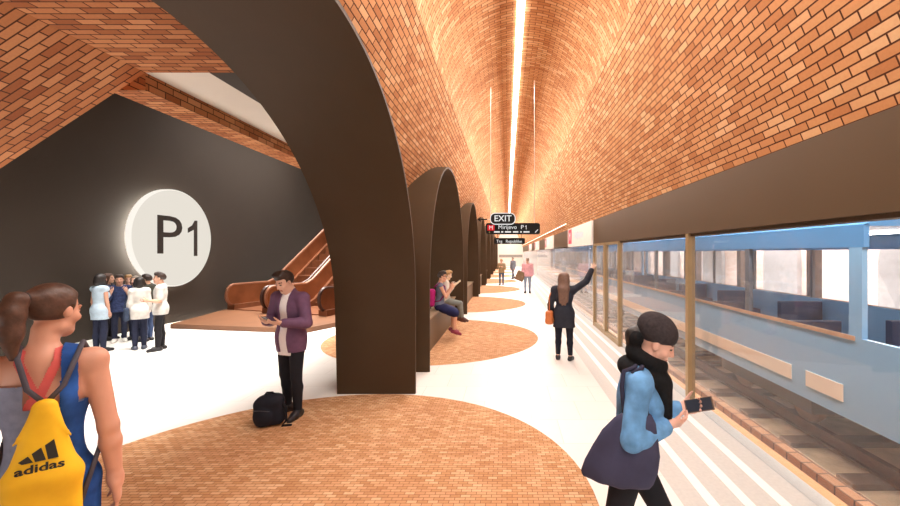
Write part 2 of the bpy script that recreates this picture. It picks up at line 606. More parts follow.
def digit_one(x, y, z, h, ax, name, mat, parent, t):
    # a figure 1 with its flag; ax: the way the writing runs
    ax = Vector(ax); up = Vector((0, 0, 1)); n = ax.cross(up)
    o = Vector((x, y, z)); w = h * 0.125
    pts = [(w * .5, -h / 2), (w * .5, h / 2), (-w * .25, h / 2), (-w * 1.0, h * .36), (-w * 2.2, h * .27), (-w * 2.2, h * .14), (-w * .5, h * .24), (-w * .5, -h / 2)]
    return MB().prism([o + ax * a + up * b for a, b in pts], n * t).build(name, mat, parent)
digit_one(HX + 0.27, 11.98, 2.44, 1.06, (0, 1, 0), 'digit', M_let, r, 0.008)

# ------------------------------------------------------------------ hanging signs
def panel(w, h, rad, y, cx, cz, t=0.05):
    return MB().prism([(cx + px, y, cz + pz) for px, pz in rounded_rect(w, h, rad)], (0, t, 0))
def ftext(s, size, mat, x, y, z, parent, name='lettering', sx=1.0, bold=0.0):
    return text_obj(s, size, name, mat, frame((x, y, z), (1, 0, 0), (0, 0, 1)), parent, 0.004, sx, bold)
M_blk = pm('sign_dark', (12, 11, 11), 0.5, spec=0.2)
M_wht = emit_mat('sign_letters', (245, 243, 240), 0.95)
M_red = emit_mat('sign_red', (232, 44, 50), 0.9)
M_wire = pm('wire', (226, 214, 198), 0.4, 0.2)
def px(x, y, D):
    return ((x - 507) * D / 400.0, 2 - (y - 253) * D / 400.0)
D = 8.8
r = empty('route_sign', (px(513, 228.5, D)[0], D, px(513, 228.5, D)[1]), 'black hanging route board reading Mirijevo P1 with a red metro mark', 'sign')
x0, zt = px(486, 223, D); x1, zb = px(540, 234.3, D)
cx, cz, w, h = (x0 + x1) / 2, (zt + zb) / 2, x1 - x0, zt - zb
panel(w, h, 0.05, D, cx, cz).build('board', M_blk, r)
a = px(487.5, 225, D); b = px(494.5, 230.6, D)
MB().box(a[0], b[0], D - 0.006, D, b[1], a[1]).build('metro_mark', M_red, r)
ftext('M', 0.12, M_wht, (a[0] + b[0]) / 2, D - 0.009, (a[1] + b[1]) / 2, r)
digit_one(px(526.2, 0, D)[0], D - 0.004, px(0, 227.4, D)[1], 0.09, (1, 0, 0), 'digit', M_wht, r, 0.002)
ftext('Mirijevo', 0.125, M_wht, px(507.5, 0, D)[0], D - 0.004, px(0, 227.3, D)[1], r)
ftext('P', 0.125, M_wht, px(522.2, 0, D)[0], D - 0.004, px(0, 227.3, D)[1], r, 'letter', 1.1)
for s0, s1 in ((494, 499.8), (501.2, 503.2), (505, 511), (513, 518.3), (520.2, 521.8), (523.5, 529.5)):
    a = px(s0, 231.2, D); b = px(s1, 232.6, D)
    MB().box(a[0], b[0], D - 0.004, D, b[1], a[1]).build('route_dash', M_wht, r)
a = px(489, 231, D); b = px(489.9, 233, D)
MB().box(a[0], b[0], D - 0.004, D, b[1], a[1]).build('route_dash', pm('olive', (150, 140, 70), .5), r)
a = px(535.2, 232.5, D); b = px(537.8, 229.6, D)
MB().tube([(a[0], D - 0.006, a[1]), (b[0], D - 0.006, b[1])], 0.008).build('tick_mark', M_wht, r)
def vault_z(x):
    best = min(vp, key=lambda p: abs(p[0] - x)); return best[1]
for xx in (px(490.6, 0, D)[0], px(534.5, 0, D)[0]):
    MB().tube([(xx, D + 0.025, zt - 0.02), (xx, D + 0.025, vault_z(xx) + 0.03)], 0.007).build('hanger', M_wire, r)
# lower board
D2 = D + 0.01
r2 = empty('station_sign', (px(509, 241, D2)[0], D2, px(509, 241, D2)[1]), 'small black sign reading Trg Republike below the route board', 'sign')
a = px(494, 238, D2); b = px(525, 244, D2)
panel(b[0] - a[0], a[1] - b[1], 0.03, D2, (a[0] + b[0]) / 2, (a[1] + b[1]) / 2).build('board', M_blk, r2)
ftext('Trg', 0.09, M_wht, px(499.3, 0, D2)[0], D2 - 0.003, (a[1] + b[1]) / 2 - 0.008, r2)
ftext('Republike', 0.09, M_wht, px(513.8, 0, D2)[0], D2 - 0.003, (a[1] + b[1]) / 2 - 0.008, r2)
for xx in (a[0] + 0.08, b[0] - 0.08):
    MB().tube([(xx, D2 + 0.025, a[1] - 0.02), (xx, D2 + 0.025, zb + 0.01)], 0.006).build('hanger', M_blk, r2)
# EXIT
D3 = D - 0.14
r3 = empty('exit_sign', (px(502.5, 218.5, D3)[0], D3, px(502.5, 218.5, D3)[1]), 'rounded black EXIT sign with white rim and an arrow beside it', 'sign')
a = px(490, 212.8, D3); b = px(515.6, 224.6, D3)
w, h = b[0] - a[0], a[1] - b[1]
cx, cz = (a[0] + b[0]) / 2, (a[1] + b[1]) / 2
panel(w, h, 0.11, D3, cx, cz, 0.04).build('rim', M_wht, r3)
panel(w - 0.035, h - 0.035, 0.095, D3 - 0.008, cx, cz, 0.02).build('board', pm('exit_dark', (24, 23, 22), 0.5, spec=0.2), r3)
ftext('EXIT', 0.185, M_wht, cx, D3 - 0.012, cz, r3, bold=0.002)
a0 = px(477.4, 219.4, D3); a1 = px(487.2, 219.4, D3); hw = 0.055
ar = MB().box(a0[0] + 0.03, a1[0], D3, D3 + 0.012, a0[1] - 0.011, a0[1] + 0.011)
ar.prism([(a0[0], D3, a0[1]), (a0[0] + 0.075, D3, a0[1] + hw), (a0[0] + 0.075, D3, a0[1] + hw - 0.03), (a0[0] + 0.03, D3, a0[1])], (0, 0.012, 0))
ar.prism([(a0[0], D3, a0[1]), (a0[0] + 0.03, D3, a0[1]), (a0[0] + 0.075, D3, a0[1] - hw + 0.03), (a0[0] + 0.075, D3, a0[1] - hw)], (0, 0.012, 0))
ar.build('arrow', M_blk, r3)
MB().box(a1[0] - 0.03, cx, D3 + 0.012, D3 + 0.02, a0[1] - 0.006, a0[1] + 0.006).build('bracket', M_wire, r3)
xx = px(490.6, 0, D)[0]
MB().box(cx - 0.02, cx + 0.02, D3 + 0.04, D, zt - 0.06, zt + 0.02).build('bracket', M_blk, r3)

# ------------------------------------------------------------------ lit name panels on the fascia
M_pan = pm('panel_white', (236, 228, 220), 0.5, 0, 0.03)
for k, y0 in enumerate((11.05, 20.3, 29.5, 38.7)):
    y1 = y0 + 4.3
    r = empty('name_panel', (FX, (y0 + y1) / 2, 2.58), ('white name panel on the fascia above the reaching woman', 'second white name panel along the fascia', 'third white name panel along the fascia', 'farthest white name panel along the fascia')[k], 'sign', 'name panels on the fascia')
    MB().box(FX - 0.05, FX, y0, y1, FZ0 - 0.03, FZ1).build('board', M_pan, r)
    MB().box(FX - 0.054, FX - 0.05, y1 - 0.9, y1 - 0.15, FZ0 + 0.08, FZ1 - 0.04).build('metro_mark', pm('panel_red', (226, 70, 92), 0.5), r)
    text_obj('M', 0.42, 'lettering', M_wht, frame((FX - 0.057, y1 - 0.52, 2.59), (0, -1, 0), (0, 0, 1)), r, 0.003)
    text_obj('Mirijevo', 0.36, 'lettering', M_wht, frame((FX - 0.053, y1 - 2.3, 2.6), (0, -1, 0), (0, 0, 1)), r, 0.003, 1.3, 0.008)

# ------------------------------------------------------------------ platform screen: posts, doors, panes
GX = 2.43
def post(y, w=0.075):
    return MB().box(FX - 0.005, FX + 0.09, y - w / 2, y + w / 2, 0, FZ0)
pn = 1
def pane(y0, y1):
    global pn
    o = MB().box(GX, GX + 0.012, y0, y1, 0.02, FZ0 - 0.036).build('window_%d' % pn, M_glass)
    struct(o, 'tall clear glass pane of the platform screen', 'glass'); pn += 1
dn = 1
def screen_door(y0, y1, thin=False):
    global dn
    r = empty('door_%d' % dn, (GX, (y0 + y1) / 2, 0), 'bronze framed sliding screen door', 'door')
    r['kind'] = 'structure'; dn += 1
    w = 0.085
    mid = (y0 + y1) / 2
    for a, b in ((y0, mid), (mid, y1)):
        mb = MB()
        mb.box(FX - 0.005, FX + 0.085, a, a + w, 0, FZ0); mb.box(FX - 0.005, FX + 0.085, b - w, b, 0, FZ0)
        mb.box(FX + 0.003, FX + 0.08, a + w, b - w, 0, 0.10); mb.box(FX + 0.003, FX + 0.08, a + w, b - w, FZ0 - 0.06, FZ0)
        mb.build('door_frame', M_post, r)
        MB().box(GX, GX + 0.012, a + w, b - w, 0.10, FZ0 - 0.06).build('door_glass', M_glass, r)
struct(post(5.30).build('trim_30', M_post), 'slim bronze post of the platform screen by the woman with the phone', 'post')
pane(-3.5, 5.26); pane(5.34, 8.52)
screen_door(8.54, 11.1)
y = 11.12
y = 11.12
k = 0
while y < END - 1:
    y2 = min(y + 2.14, END - 0.4)
    pane(y, y2 - 0.02)
    y = y2
    k += 1

# ------------------------------------------------------------------ escalators
M_cop = pm('copper_panel', (146, 90, 58), 0.2, 0.35, 0.28, 1.3)
M_cop2 = pm('copper_step', (126, 78, 52), 0.4, 0.2, 0.15, 6)
M_cop3 = pm('copper_dark', (60, 32, 22), 0.4, 0.1, 0.1, 3)
M_plinth = pm('brown_landing', (122, 80, 52), 0.5, 0.0, 0.10, 3)
pl = MB().prism([(-8.92, 10.6, 0), (-5.05, 9.93, 0), (-3.9, 12.4, 0), (-3.6, 15.5, 0), (-9.45, 15.2, 0), (-9.5, 13.9, 0)], (0, 0, 0.12)).build('landing_plinth', M_plinth)
tag(pl, 'low brown landing plinth in front of the escalators', 'plinth')
ED = Vector((0.316, 0.949, 0)); EN = Vector((0.949, -0.316, 0))
TA = 0.78
def epath(o, t0, t1, h, off=0.0):
    """points along one escalator side: flat landing up to 1.5 m, then the incline"""
    pts = []
    for t in (t0, 1.3, 1.6, t1):
        if t < t0: continue
        z = h + (0 if t <= 1.3 else (0.12 if t == 1.6 else TA * (t - 1.3)))
        pts.append(Vector(o) + ED * t + EN * off + Vector((0, 0, z)))
    return pts
def balustrade(o, r, dark=False):
    T1 = 7.6
    low = epath(o, 0.0, T1, 0.28); top = epath(o, 0.0, T1, 0.94)
    w = EN * 0.05
    poly = low + list(reversed(top))
    # rounded nose
    c = (low[0] + top[0]) / 2; rr = (top[0] - low[0]).length / 2
    nose = [c - ED * (rr * 0.75 * math.sin(a)) + Vector((0, 0, rr * math.cos(a))) for a in [math.pi * k / 12 for k in range(1, 12)]]
    poly = low + list(reversed(top)) + nose
    MB().prism([p - w for p in poly], w * 2).build('balustrade', M_cop, r)
    rail = list(reversed(top)) + nose + low[:1]
    rail = [p + Vector((0, 0, 0.0)) for p in rail]
    MB().tube(rail + [low[1]], 0.055, 8).build('handrail', M_cop3 if dark else M_cop2, r)
    sk = epath(o, -0.1, T1, 0.30); sb = epath(o, -0.1, T1, 0.12)
    sb = [Vector((p.x, p.y, 0.122 if p.z < 0.3 else p.z - 0.5)) for p in sb]
    MB().prism([p - EN * 0.16 for p in sk + list(reversed(sb))], EN * 0.32).build('skirt', M_cop2, r)
bal = [Vector((-9.12, 13.35, 0)), Vector((-7.35, 12.55, 0)), Vector((-5.45, 12.0, 0))]
for k in range(2):
    a, b = bal[k], bal[k + 1]
    r = empty('escalator', tuple(a), ('copper escalator against the dark hall wall', 'copper escalator partly hidden by the nearest steel arch')[k], 'escalator', 'escalators in the side hall')
    balustrade(a, r)
    balustrade(b - EN * 0.14 - ED * 0.02 if k == 0 else b, r, True)
    if k == 1:
        pass
    wid = (b - a).dot(EN)
    st = MB()
    base = a + ED * ((b - a).dot(ED) / 2)
    n = 18
    for j in range(n):
        t = 1.1 + j * 0.36
        z = 0.16 + (0 if t <= 1.3 else TA * (t - 1.3))
        p = base + ED * t
        q = [p + EN * 0.2, p + EN * (wid - 0.3), p + EN * (wid - 0.3) + ED * 0.37, p + EN * 0.2 + ED * 0.37]
        lo_ = max(0.122, z - 0.3)
        st.prism([v + Vector((0, 0, lo_)) for v in q], (0, 0, max(z, 0.16) - lo_))
    st.build('steps', M_cop2, r)
    MB().prism([v + Vector((0, 0, 0.12)) for v in (base + EN * 0.2, base + EN * (wid - 0.3), base + EN * (wid - 0.3) + ED * 1.1, base + EN * 0.2 + ED * 1.1)], (0, 0, 0.03)).build('landing_plate', M_cop2, r)

# ------------------------------------------------------------------ track
M_bal = pm('track_bed', (204, 176, 144), 0.9, 0, 0.18, 5, 0.4)
M_rust = pm('rail_rust', (116, 80, 60), 0.6, 0.2, 0.2, 12)
M_sleep = pm('sleeper', (110, 84, 68), 0.8, 0, 0.15, 8)
PIT = -0.58
struct(MB().box(2.3, 7.4, -4, END, PIT - 0.2, PIT).build('floor', M_bal), 'tan trackbed below the platform edge', 'floor')
struct(MB().box(2.45, EDGE - 0.02, -4, END, PIT, -0.3).build('wall_pit', M_bal), 'low side wall of the track pit', 'wall')
struct(MB().box(2.70, 3.42, -4, END, PIT, PIT + 0.05).build('trim_31', pm('orange_apron', (192, 136, 88), 0.8, 0, 0.1, 4)), 'orange tan apron along the track pit', 'trim')
mbk = MB(); 
mbk.quad((3.44, -4, PIT + .13), (3.60, -4, PIT + .13), (3.60, END, PIT + .13), (3.44, END, PIT + .13), [(-4, 0), (-4, .16), (END, .16), (END, 0)])
mbk.quad((3.44, -4, PIT), (3.44, -4, PIT + .13), (3.44, END, PIT + .13), (3.44, END, PIT), [(-4, 0), (-4, .13), (END, .13), (END, 0)])
mbk.quad((3.60, -4, PIT), (3.60, END, PIT), (3.60, END, PIT + .13), (3.60, -4, PIT + .13), [(-4, 0), (END, 0), (END, .13), (-4, .13)])
struct(mbk.build('trim_32', brick_mat('kerb_brick', 0.24, 0.14, [(142, 98, 70), (160, 114, 84), (174, 130, 98)], (84, 58, 44), 0.012), fixn=False), 'low brick kerb beside the track', 'kerb')
r = empty('railway_track', (4.95, 2, PIT), 'rusty railway track under the blue train', 'track')
for x in (4.23, 5.67):
    mb = MB()
    mb.box(x - 0.07, x + 0.07, -3, END, PIT + 0.06, PIT + 0.085); mb.box(x - 0.018, x + 0.018, -3, END, PIT + 0.085, PIT + 0.19); mb.box(x - 0.045, x + 0.045, -3, END, PIT + 0.19, PIT + 0.23)
    mb.build('rail', M_rust, r)
for j in range(52):
    y = 1.6 + j * 0.95
    MB().box(3.75, 6.15, y - 0.11, y + 0.11, PIT, PIT + 0.07).build('sleeper', M_sleep, r)

# ------------------------------------------------------------------ opposite platform
M_opp = brick_mat('pale_brick', 0.24, 0.085, [(226, 206, 196), (234, 216, 208), (240, 226, 220)], (206, 188, 180), 0.006, bump=0.2)
struct(MB().box(6.95, 10.6, -4, END, -0.6, 0).build('floor', pm('pale_floor', (232, 226, 216), 0.5, 0, 0.03)), 'pale floor of the opposite platform', 'floor')
mb = MB()
for i in range(32):
    y0 = -4 + i * 2.0
    mb.quad((10.5, y0, 0), (10.5, y0 + 2, 0), (10.5, y0 + 2, 4.2), (10.5, y0, 4.2), [(y0, 0), (y0 + 2, 0), (y0 + 2, 4.2), (y0, 4.2)])
struct(mb.build('wall_opposite', M_opp, fixn=False), 'pale brick wall behind the opposite platform', 'wall')
struct(MB().box(7.0, 10.6, -4, END, 4.2, 4.4).build('ceiling', M_white), 'pale ceiling over the opposite platform', 'ceiling')
struct(MB().box(2.95, 7.0, -4, END, 4.2, 4.4).build('ceiling', pm('track_ceiling', (190, 160, 130), .8)), 'ceiling above the track', 'ceiling')
struct(MB().box(10.3, 10.5, -4, END, 0, 0.42).build('baseboard_opposite', pm('terracotta_base', (176, 126, 106), .7, 0, .1)), 'terracotta plinth along the opposite wall', 'baseboard')
mb = MB(); y0 = -4
mb.quad((6.97, -4, 2.62), (6.97, END, 2.62), (6.97, END, 4.2), (6.97, -4, 4.2), [(-4, 0), (END, 0), (END, 1.6), (-4, 1.6)])
mb.quad((6.97, -4, 2.62), (7.3, -4, 2.62), (7.3, END, 2.62), (6.97, END, 2.62), [(-4, 0), (-4, .33), (END, .33), (END, 0)])
struct(mb.build('wall_opposite', M_brick, fixn=False), 'brick beam above the opposite platform edge', 'wall')
for j in range(11):
    cy = 5.2 + j * 5.0
    mb = MB()
    a = [(-0.95, 0)] + [(-0.95 * math.cos(math.pi * q / 20), 1.7 + 1.1 * math.sin(math.pi * q / 20)) for q in range(21)] + [(0.95, 0)]
    mb.prism([(10.34, cy + u, h) for u, h in a], (0.158, 0, 0))
    o = mb.build('wall_arch', pm('grey_niche', (170, 168, 170), 0.7))
    struct(o, 'grey arched panel on the opposite wall', 'niche')
words = 'nearest second third fourth fifth sixth seventh eighth ninth tenth'.split()
for j in range(8):
    y = 4.3 + j * 3.4
    o = MB().box(8.4, 8.65, y - 0.12, y + 0.12, 0, 4.2).build('column', pm('dark_column', (96, 82, 78), 0.6))
    tag(o, '%s dark column on the opposite platform, counted from the train end' % words[j], 'column', 'columns on the opposite platform')

# ------------------------------------------------------------------ blue train
M_blue = pm('train_blue', (140, 182, 216), 0.25, 0.0, 0.04, 1, stretch=(1, 0.1, 1))
M_blue2 = pm('train_roof_blue', (92, 146, 196), 0.25, 0.0, 0.05, 1)
M_crm = pm('train_cream', (236, 222, 204), 0.3, 0, 0.03)
M_navy = pm('seat_navy', (52, 66, 100), 0.6)
M_tglass = glass_mat('train_glass', (251, 252, 253))
M_carlight = emit_mat('car_light', (255, 250, 244), 14.0)
TX0, TX1 = 3.70, 6.20
ZB, ZW0, ZW1, ZT = 0.20, 1.10, 2.06, 2.30
tr = empty('metro_train', (4.95, 30, PIT + 0.23), 'long pale blue metro train with cream stripe beyond the platform glass', 'train')
def car(y0, y1, nose):
    L_ = y1 - y0
    for sx in (0, 1):
        x0, x1 = (TX0, TX0 + 0.06) if sx == 0 else (TX1 - 0.06, TX1)
        b = MB().box(x0, x1, y0 - (0.55 if nose else 0), y1, ZB, ZW0)
        b.build('body_side', M_blue, tr)
        MB().box(x0, x1, y0, y1, ZW1, ZT).build('roof_band', M_blue2, tr)
        xs = (x0 - 0.006, x0) if sx == 0 else (x1, x1 + 0.006)
        for s0, s1 in ((0.25, 0.8), (1.05, L_ - 0.5)):
            MB().box(xs[0], xs[1], y0 + s0, y0 + s1, 0.36, 0.55).build('stripe', M_crm, tr)
        # windows between pillars
        nw = 7
        for q in range(nw + 1):
            yy = y0 + 0.1 + (L_ - 0.2) * q / nw
            wp = 0.16 if q in (0, nw) else (0.10 if q % 2 else 0.05)
            MB().box(x0, x1, yy - wp / 2, yy + wp / 2, ZW0, ZW1).build('pillar', M_blue if q in (0, nw) else (M_cop3 if False else pm('train_grey', (96, 100, 108), .4)), tr)
        MB().box((x0 + x1) / 2 - 0.006, (x0 + x1) / 2 + 0.006, y0 + 0.1, y1 - 0.1, ZW0, ZW1).build('window_pane', M_tglass, tr)
        MB().box(xs[0] - 0.002, xs[1] + 0.002, y0 + 0.1, y1 - 0.1, ZW0 - 0.035, ZW0 + 0.015).build('sill', pm('train_sill', (196, 158, 130), .5), tr)
    rf = MB().prism([(TX0, y0, ZT), (TX0 + 0.35, y0, ZT + 0.13), (TX1 - 0.35, y0, ZT + 0.13), (TX1, y0, ZT), (TX1 - 0.06, y0, ZT - 0.02), (TX0 + 0.06, y0, ZT - 0.02)], (0, L_, 0))
    rf.build('roof', M_blue2, tr)
    MB().box(TX0 + 0.06, TX1 - 0.06, y0, y1, ZB, ZB + 0.1).build('car_floor', pm('train_floor', (150, 140, 130), .6), tr)
    MB().box(4.9, 5.0, y0 + 0.5, y1 - 0.5, ZT - 0.05, ZT - 0.03).build('car_light', M_carlight, tr)
    for q in range(6):
        yy = y0 + 1.0 + q * (L_ - 2.4) / 5
        for xa, xb_ in ((TX0 + 0.1, TX0 + 0.9), (TX1 - 0.9, TX1 - 0.1)):
            MB().box(xa, xb_, yy, yy + 0.45, ZB + 0.1, ZB + 0.45).box(xa, xb_, yy + 0.35, yy + 0.45, ZB + 0.45, ZB + 0.86).build('seat', M_navy, tr)
    if nose:
        # sloping cab front
        mb = MB()
        mb.prism([(TX0 + 0.03, y0 - 0.55, ZB), (TX0 + 0.03, y0 - 0.55, ZW0), (TX0 + 0.03, y0 - 0.50, ZW0), (TX0 + 0.03, y0 - 0.50, ZB)], (TX1 - TX0 - 0.06, 0, 0))
        mb.build('cab_front', M_blue, tr)
        MB().prism([(TX0 + 0.05, y0 - 0.52, ZW0), (TX0 + 0.05, y0, ZW1), (TX0 + 0.05, y0 + 0.02, ZW1), (TX0 + 0.05, y0 - 0.50, ZW0)], (TX1 - TX0 - 0.1, 0, 0)).build('windscreen', M_tglass, tr)
    for yy in (y0 + 2.2, y1 - 2.2):
        bg = MB().box(4.0, 5.9, yy - 1.1, yy + 1.1, -0.12, 0.20).build('bogie', pm('bogie_dark', (60, 56, 54), .6), tr)
        for dy in (-0.75, 0.75):
            for xx in (4.23, 5.67):
                MB().lathe([(0.29, -0.05), (0.31, 0.0), (0.29, 0.05)], (xx, yy + dy, PIT + 0.23 + 0.305), 'X', 24).build('wheel', M_rust, bg)
cl = 13.6
for j in range(4):
    car(4.15 + j * (cl + 0.35), 4.15 + j * (cl + 0.35) + cl, j == 0)
# ------------------------------------------------------------------ figures: one smooth surface per body / garment
def nv(*a): return np.array(a, float)
def unit(v):
    v = np.array(v, float); return v / (np.linalg.norm(v) + 1e-9)
def rotx(a):
    c, s = math.cos(a), math.sin(a); return np.array([[1, 0, 0], [0, c, -s], [0, s, c]])
def roty(a):
    c, s = math.cos(a), math.sin(a); return np.array([[c, 0, s], [0, 1, 0], [-s, 0, c]])
def rotz(a):
    c, s = math.cos(a), math.sin(a); return np.array([[c, -s, 0], [s, c, 0], [0, 0, 1]])

class Blob:
    """a list of rounded cones and ellipsoids melted into one surface"""
    def __init__(s): s.ops = []
    def cone(s, a, b, ra, rb, k=0.02, sub=False):
        s.ops.append(('c', np.array(a, float), np.array(b, float), ra, rb, k, sub)); return s
    def chain(s, pts, rs, k=0.02):
        for i in range(len(pts) - 1): s.cone(pts[i], pts[i + 1], rs[i], rs[i + 1], k)
        return s
    def ell(s, c, r, R=None, k=0.02, sub=False):
        s.ops.append(('e', np.array(c, float), np.array(r, float), np.eye(3) if R is None else R, None, k, sub)); return s
    def box(s, c, r, R=None, rd=0.01, k=0.01, sub=False):
        s.ops.append(('b', np.array(c, float), np.array(r, float), np.eye(3) if R is None else R, rd, k, sub)); return s
    def cut(s, p, n):
        s.ops.append(('p', np.array(p, float), unit(n), None, None, 0, True)); return s
    def grid(s, h):
        lo = np.full(3, 1e9); hi = -lo
        for o in s.ops:
            if o[6]: continue
            if o[0] == 'c':
                r = max(o[3], o[4])
                lo = np.minimum(lo, np.minimum(o[1], o[2]) - r); hi = np.maximum(hi, np.maximum(o[1], o[2]) + r)
            else:
                e = np.abs(o[3]) @ o[2]
                lo = np.minimum(lo, o[1] - e); hi = np.maximum(hi, o[1] + e)
        lo -= 4 * h; hi += 4 * h
        n = np.ceil((hi - lo) / h).astype(int) + 1
        d = np.full(n, 0.2, np.float32)
        for o in s.ops:
            k = o[5]
            if o[0] == 'c':
                r = max(o[3], o[4]); a = np.minimum(o[1], o[2]) - r; b = np.maximum(o[1], o[2]) + r
            elif o[0] == 'p':
                a, b = lo, hi
            else:
                e = np.abs(o[3]) @ o[2]; a, b = o[1] - e, o[1] + e
            m = k + 3 * h
            i0 = np.clip(np.floor((a - m - lo) / h).astype(int), 0, n - 1); i1 = np.clip(np.ceil((b + m - lo) / h).astype(int) + 1, 1, n)
            if np.any(i1 <= i0): continue
            ax = [(lo[q] + h * np.arange(i0[q], i1[q])).astype(np.float32) for q in range(3)]
            X = ax[0][:, None, None]; Y = ax[1][None, :, None]; Z = ax[2][None, None, :]
            if o[0] == 'c':
                A, B = o[1], o[2]; ab = B - A; L = float(ab @ ab) + 1e-12
                px_, py_, pz_ = X - A[0], Y - A[1], Z - A[2]
                t = np.clip((px_ * ab[0] + py_ * ab[1] + pz_ * ab[2]) / L, 0, 1)
                v = np.sqrt((px_ - t * ab[0]) ** 2 + (py_ - t * ab[1]) ** 2 + (pz_ - t * ab[2]) ** 2) - (o[3] + (o[4] - o[3]) * t)
            elif o[0] == 'p':
                v = (X - o[1][0]) * o[2][0] + (Y - o[1][1]) * o[2][1] + (Z - o[1][2]) * o[2][2]
                v = -v
            else:
                R = o[3]; px_, py_, pz_ = X - o[1][0], Y - o[1][1], Z - o[1][2]
                q = [px_ * R[0, i] + py_ * R[1, i] + pz_ * R[2, i] for i in range(3)]
                r = o[2]
                if o[0] == 'e':
                    k0 = np.sqrt((q[0] / r[0]) ** 2 + (q[1] / r[1]) ** 2 + (q[2] / r[2]) ** 2)
                    k1 = np.sqrt((q[0] / r[0] ** 2) ** 2 + (q[1] / r[1] ** 2) ** 2 + (q[2] / r[2] ** 2) ** 2)
                    v = k0 * (k0 - 1) / (k1 + 1e-9)
                else:
                    w = [np.abs(q[i]) - (r[i] - o[4]) for i in range(3)]
                    v = np.sqrt(sum(np.maximum(x, 0) ** 2 for x in w)) + np.minimum(np.maximum(np.maximum(w[0], w[1]), w[2]), 0) - o[4]
            sl = tuple(slice(i0[q], i1[q]) for q in range(3))
            D = d[sl]
            if o[6]:
                v = -v
                if k > 0:
                    hh = np.maximum(k - np.abs(D - v), 0) / k
                    d[sl] = np.maximum(D, v) + hh * hh * k * 0.25
                else:
                    d[sl] = np.maximum(D, v)
            else:
                kk = max(k, 1e-4)
                hh = np.maximum(kk - np.abs(D - v), 0) / kk
                d[sl] = np.minimum(D, v) - hh * hh * kk * 0.25
        return d, lo
    def mesh(s, h):
        d, lo = s.grid(h)
        ins = d < 0
        n = d.shape
        c = np.zeros((n[0] - 1, n[1] - 1, n[2] - 1), np.int8)
        offs = [(i, j, k) for i in (0, 1) for j in (0, 1) for k in (0, 1)]
        for (i, j, k) in offs:
            c += ins[i:n[0] - 1 + i, j:n[1] - 1 + j, k:n[2] - 1 + k]
        mix = (c > 0) & (c < 8)
        I = np.argwhere(mix)
        idx = np.full(mix.shape, -1, np.int64); idx[mix] = np.arange(len(I))
        val = {o: d[I[:, 0] + o[0], I[:, 1] + o[1], I[:, 2] + o[2]] for o in offs}
        acc = np.zeros((len(I), 3)); cnt = np.zeros(len(I))
        for o in offs:
            for q in range(3):
                if o[q] == 0:
                    p = list(o); p[q] = 1; p = tuple(p)
                    a, b = val[o], val[p]
                    x = (a < 0) != (b < 0)
                    t = np.where(x, a / np.where(x, a - b, 1), 0)
                    pos = np.zeros((len(I), 3)); pos[:] = o; pos[:, q] += t
                    acc[x] += pos[x]; cnt[x] += 1
        V = lo + h * (I + acc / np.maximum(cnt, 1)[:, None])
        F = []
        for q in range(3):
            u, w = (q + 1) % 3, (q + 2) % 3
            a = [slice(None)] * 3; b = [slice(None)] * 3
            a[q] = slice(0, n[q] - 1); b[q] = slice(1, n[q])
            A, B = ins[tuple(a)], ins[tuple(b)]
            E = np.argwhere(A != B)
            ok = (E[:, u] > 0) & (E[:, w] > 0) & (E[:, u] < n[u] - 1) & (E[:, w] < n[w] - 1)
            E = E[ok]
            def cell(du, dw):
                e = E.copy(); e[:, u] += du; e[:, w] += dw
                return idx[e[:, 0], e[:, 1], e[:, 2]]
            f = np.stack([cell(-1, -1), cell(0, -1), cell(0, 0), cell(-1, 0)], 1)
            flip = ~A[E[:, 0], E[:, 1], E[:, 2]]
            f[flip] = f[flip][:, ::-1]
            F.append(f)
        F = np.concatenate(F)
        return V, F
    def build(s, name, mat, h, parent=None, paint=None, keep=None):
        V, F = s.mesh(h)
        if keep is not None:
            F = F[keep(V[F].mean(1))]
            used = np.unique(F); mp = np.zeros(len(V), int); mp[used] = np.arange(len(used))
            V = V[used]; F = mp[F]
        me = bpy.data.meshes.new(name)
        me.vertices.add(len(V)); me.vertices.foreach_set('co', V.astype(np.float32).ravel())
        me.loops.add(len(F) * 4); me.loops.foreach_set('vertex_index', F.astype(np.int32).ravel())
        me.polygons.add(len(F))
        me.polygons.foreach_set('loop_start', np.arange(0, len(F) * 4, 4, dtype=np.int32))
        me.polygons.foreach_set('loop_total', np.full(len(F), 4, np.int32))
        me.polygons.foreach_set('use_smooth', np.ones(len(F), bool))
        mats = mat if isinstance(mat, list) else [mat]
        for m in mats: me.materials.append(m)
        if paint is not None and len(mats) > 1:
            me.polygons.foreach_set('material_index', paint(V[F].mean(1)).astype(np.int32))
        me.update(); me.validate()
        o = bpy.data.objects.new(name, me); COL.objects.link(o)
        if parent is not None:
            o.parent = parent
        return o

def skin_mat(name, c): return pm('skin_' + name, c, 0.5, 0, 0.05, 10)
M_lip = pm('lips', (176, 96, 84), 0.45)
M_eye = pm('eye_dark', (40, 28, 24), 0.3)
M_brow = pm('brow', (104, 76, 62), 0.7)

